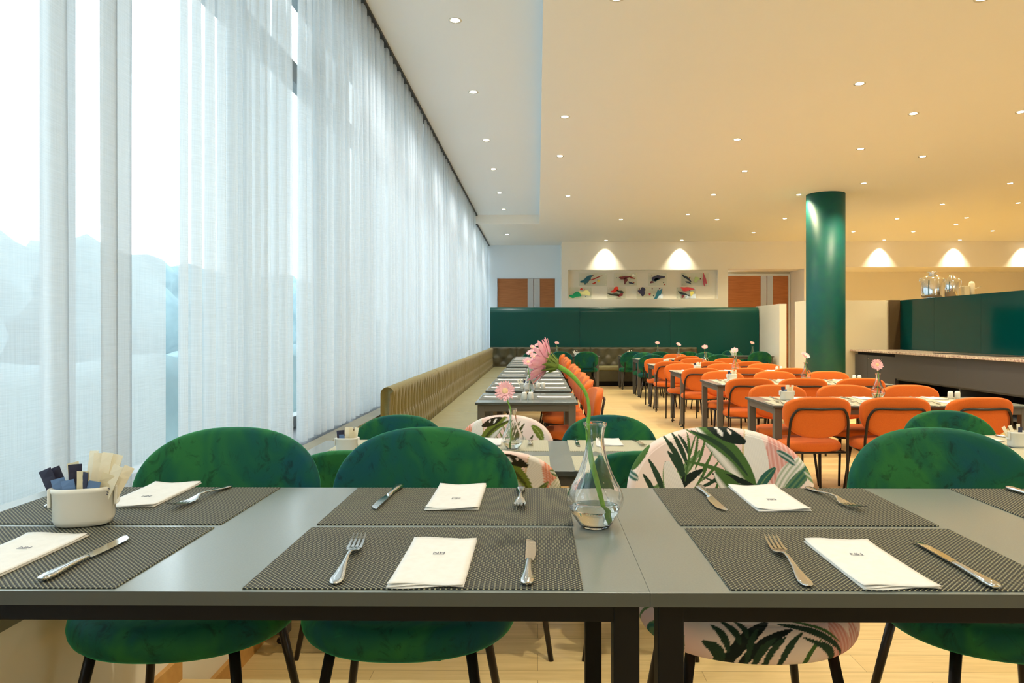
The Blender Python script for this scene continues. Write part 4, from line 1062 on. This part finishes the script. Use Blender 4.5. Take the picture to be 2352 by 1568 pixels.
for i, (x, y) in enumerate(((3.62, 6.28), (3.76, 8.5), (3.55, 10.6))):
    for d, nm in ((-.03, 'left'), (.03, 'right')):
        sh.put((x+d, y, .753), 0, 'white shaker on the %s right-hand table, %s one of the pair' % (rown[i], nm), 'white shakers')
# tables in front of the back banquette
table('dining_table', -.35, 1.42, 16.45, 17.1, .75, 0, .058, 'grey table beyond the row of orange chairs, before the leather back banquette', G4, th=.022, apron=.05)
table('dining_table', 4.25, 5.45, 16.6, 17.25, .75, 0, .058, 'grey table beside the white partition, in front of the green panel', G4, th=.022, apron=.05)
for x, nm in ((-.08, 'partly hidden behind the banquette tables'), (.52, 'behind the farthest orange chair'), (1.10, 'standing free beside the aisle')):
    velvet_p.put((x, 16.48, 0), PI, 'green velvet chair at the left back table, '+nm, 'green velvet chairs')
velvet_p.put((5.05, 16.62, 0), PI, 'green velvet chair seen from behind, beside the white partition', 'green velvet chairs')
velvet_p.put((4.75, 17.35, 0), 0, 'green velvet chair against the green panel, near the white partition', 'green velvet chairs')
for (x, y, nm) in ((.455, 16.85, 'left back table'), (5.05, 16.95, 'table beside the white partition')):
    vp.put((x, y, .75), 0, 'glass bud vase on the '+nm, 'glass bud vases'); gs.put((x, y, .75), .3, 'pale pink gerbera on the '+nm, 'pink gerberas')
for (x, y, nm) in ((.92, 16.85, 'left back table'), (4.62, 16.95, 'table beside the white partition'), (2.2, 16.85, 'sixth right-hand table')):
    pt.put((x, y, .75), 0, 'white sachet pot on the '+nm, 'white sachet pots')
    sachets(x, y, .75, mid2[:4], 'pot on the '+nm, 1)

# ================================================================== CEILING DOWNLIGHTS
def downlight():
    t = empty('ceiling_downlight', (0, 0, 0)); t['category'] = 'ceiling light'
    MB().lathe([(.040, 0), (.055, -.004), (.055, 0), (.044, .001)], 24, cap=False).obj('trim_ring', M['ceramic'], t, True)
    MB().lathe([(.036, -.0015), (.001, -.003)], 20).obj('lamp_lens', M['lamp'], t, True)
    return t
dl = Proto(downlight())
rows = [('curtain-side ceiling recess row', 3.9, [(-.68, 5.91), (-.69, 7.69), (-.69, 9.64), (-.70, 11.37), (-.71, 13.35), (-.72, 15.18)]),
        ('curtain-side row', 3.7, [(-.75, 17.62)]),
        ('row above the banquette tables', 3.7, [(.56, 5.09), (.30, 7.92), (.30, 9.70), (.53, 12.59)]),
        ('row above the aisle', 3.7, [(1.77, 15.28), (2.46, 8.88)]),
        ('row above the right-hand tables', 3.7, [(3.15, 5.12), (3.07, 6.88), (3.06, 10.65), (3.05, 12.5), (3.05, 14.61), (3.81, 15.3)]),
        ('row in line with the green column', 3.7, [(4.08, 7.84), (4.19, 9.36), (4.53, 12.51)]),
        ('row right of the green column', 3.7, [(5.21, 7.79), (5.21, 9.77), (5.22, 11.55), (5.21, 15.19), (5.20, 17.36)]),
        ('row above the buffet counter', 3.7, [(7.57, 11.58), (7.56, 13.49), (7.58, 15.22), (7.54, 17.23)]),
        ('farthest right row', 3.7, [(8.88, 13.36), (8.97, 15.11), (9.29, 16.04), (8.97, 17.24), (10.77, 17.11)])]
def spot(x, y, z, watt, ang, col, tilt=None, blend=.7, rad=.035):
    l = bpy.data.lights.new('downlight_beam', 'SPOT'); l.energy = watt; l.spot_size = R(ang); l.spot_blend = blend; l.color = col; l.shadow_soft_size = rad
    o = link(bpy.data.objects.new('downlight_beam', l)); o.location = (x, y, z)
    if tilt: o.rotation_euler = tilt
oo = ['nearest', 'second', 'third', 'fourth', 'fifth', 'sixth', 'seventh']
for nm, z, L_ in rows:
    for i, (x, y) in enumerate(L_):
        dl.put((x, y, z), 0, 'small bright recessed downlight, %s in the %s' % (oo[i], nm) if len(L_) > 1 else 'small bright recessed downlight next to the far curtain end', 'recessed downlights')
        c_ = MILD if x < 1 else (WARM if x > 4.5 else (1, .91, .73))
        spot(x, y, z-.02, LAMP_W*(1 if x > 1 else .55)*(.35 if abs(x-4.53) < .01 else 1), 130, c_)
# over and behind the camera, same grid
for i_, (x, y) in enumerate(((.5, 2.3), (.5, -.6), (3.1, 2.3), (3.1, -.6), (5.2, 2.3), (5.2, -.6), (5.2, 5.1), (7.6, 2.3), (7.6, 5.1), (7.6, 7.8), (9.9, 5.1), (9.9, 8), (12, 10), (12, 14))):
    dl.put((x, y, 3.7), 0, 'recessed downlight in the ceiling around the camera', 'downlights around the camera')
    spot(x, y, 3.68, LAMP_W, 130, (1, .91, .73) if x < 4 else WARM)
for i, x in enumerate((1.79, 3.77, 9.04, 11.0, 12.8)):
    dl.put((x, 18.82, 3.7), 0, 'wall-washing downlight at the far wall, %s' % ['left of the pair above the art niche', 'right of the pair above the art niche', 'first right of the column', 'second right of the column', 'last at the picture edge'][i], 'wall washers')
    spot(x, 18.93, 3.68, 140, 84, (1, .92, .66), (R(3), 0, 0), 1, .02)
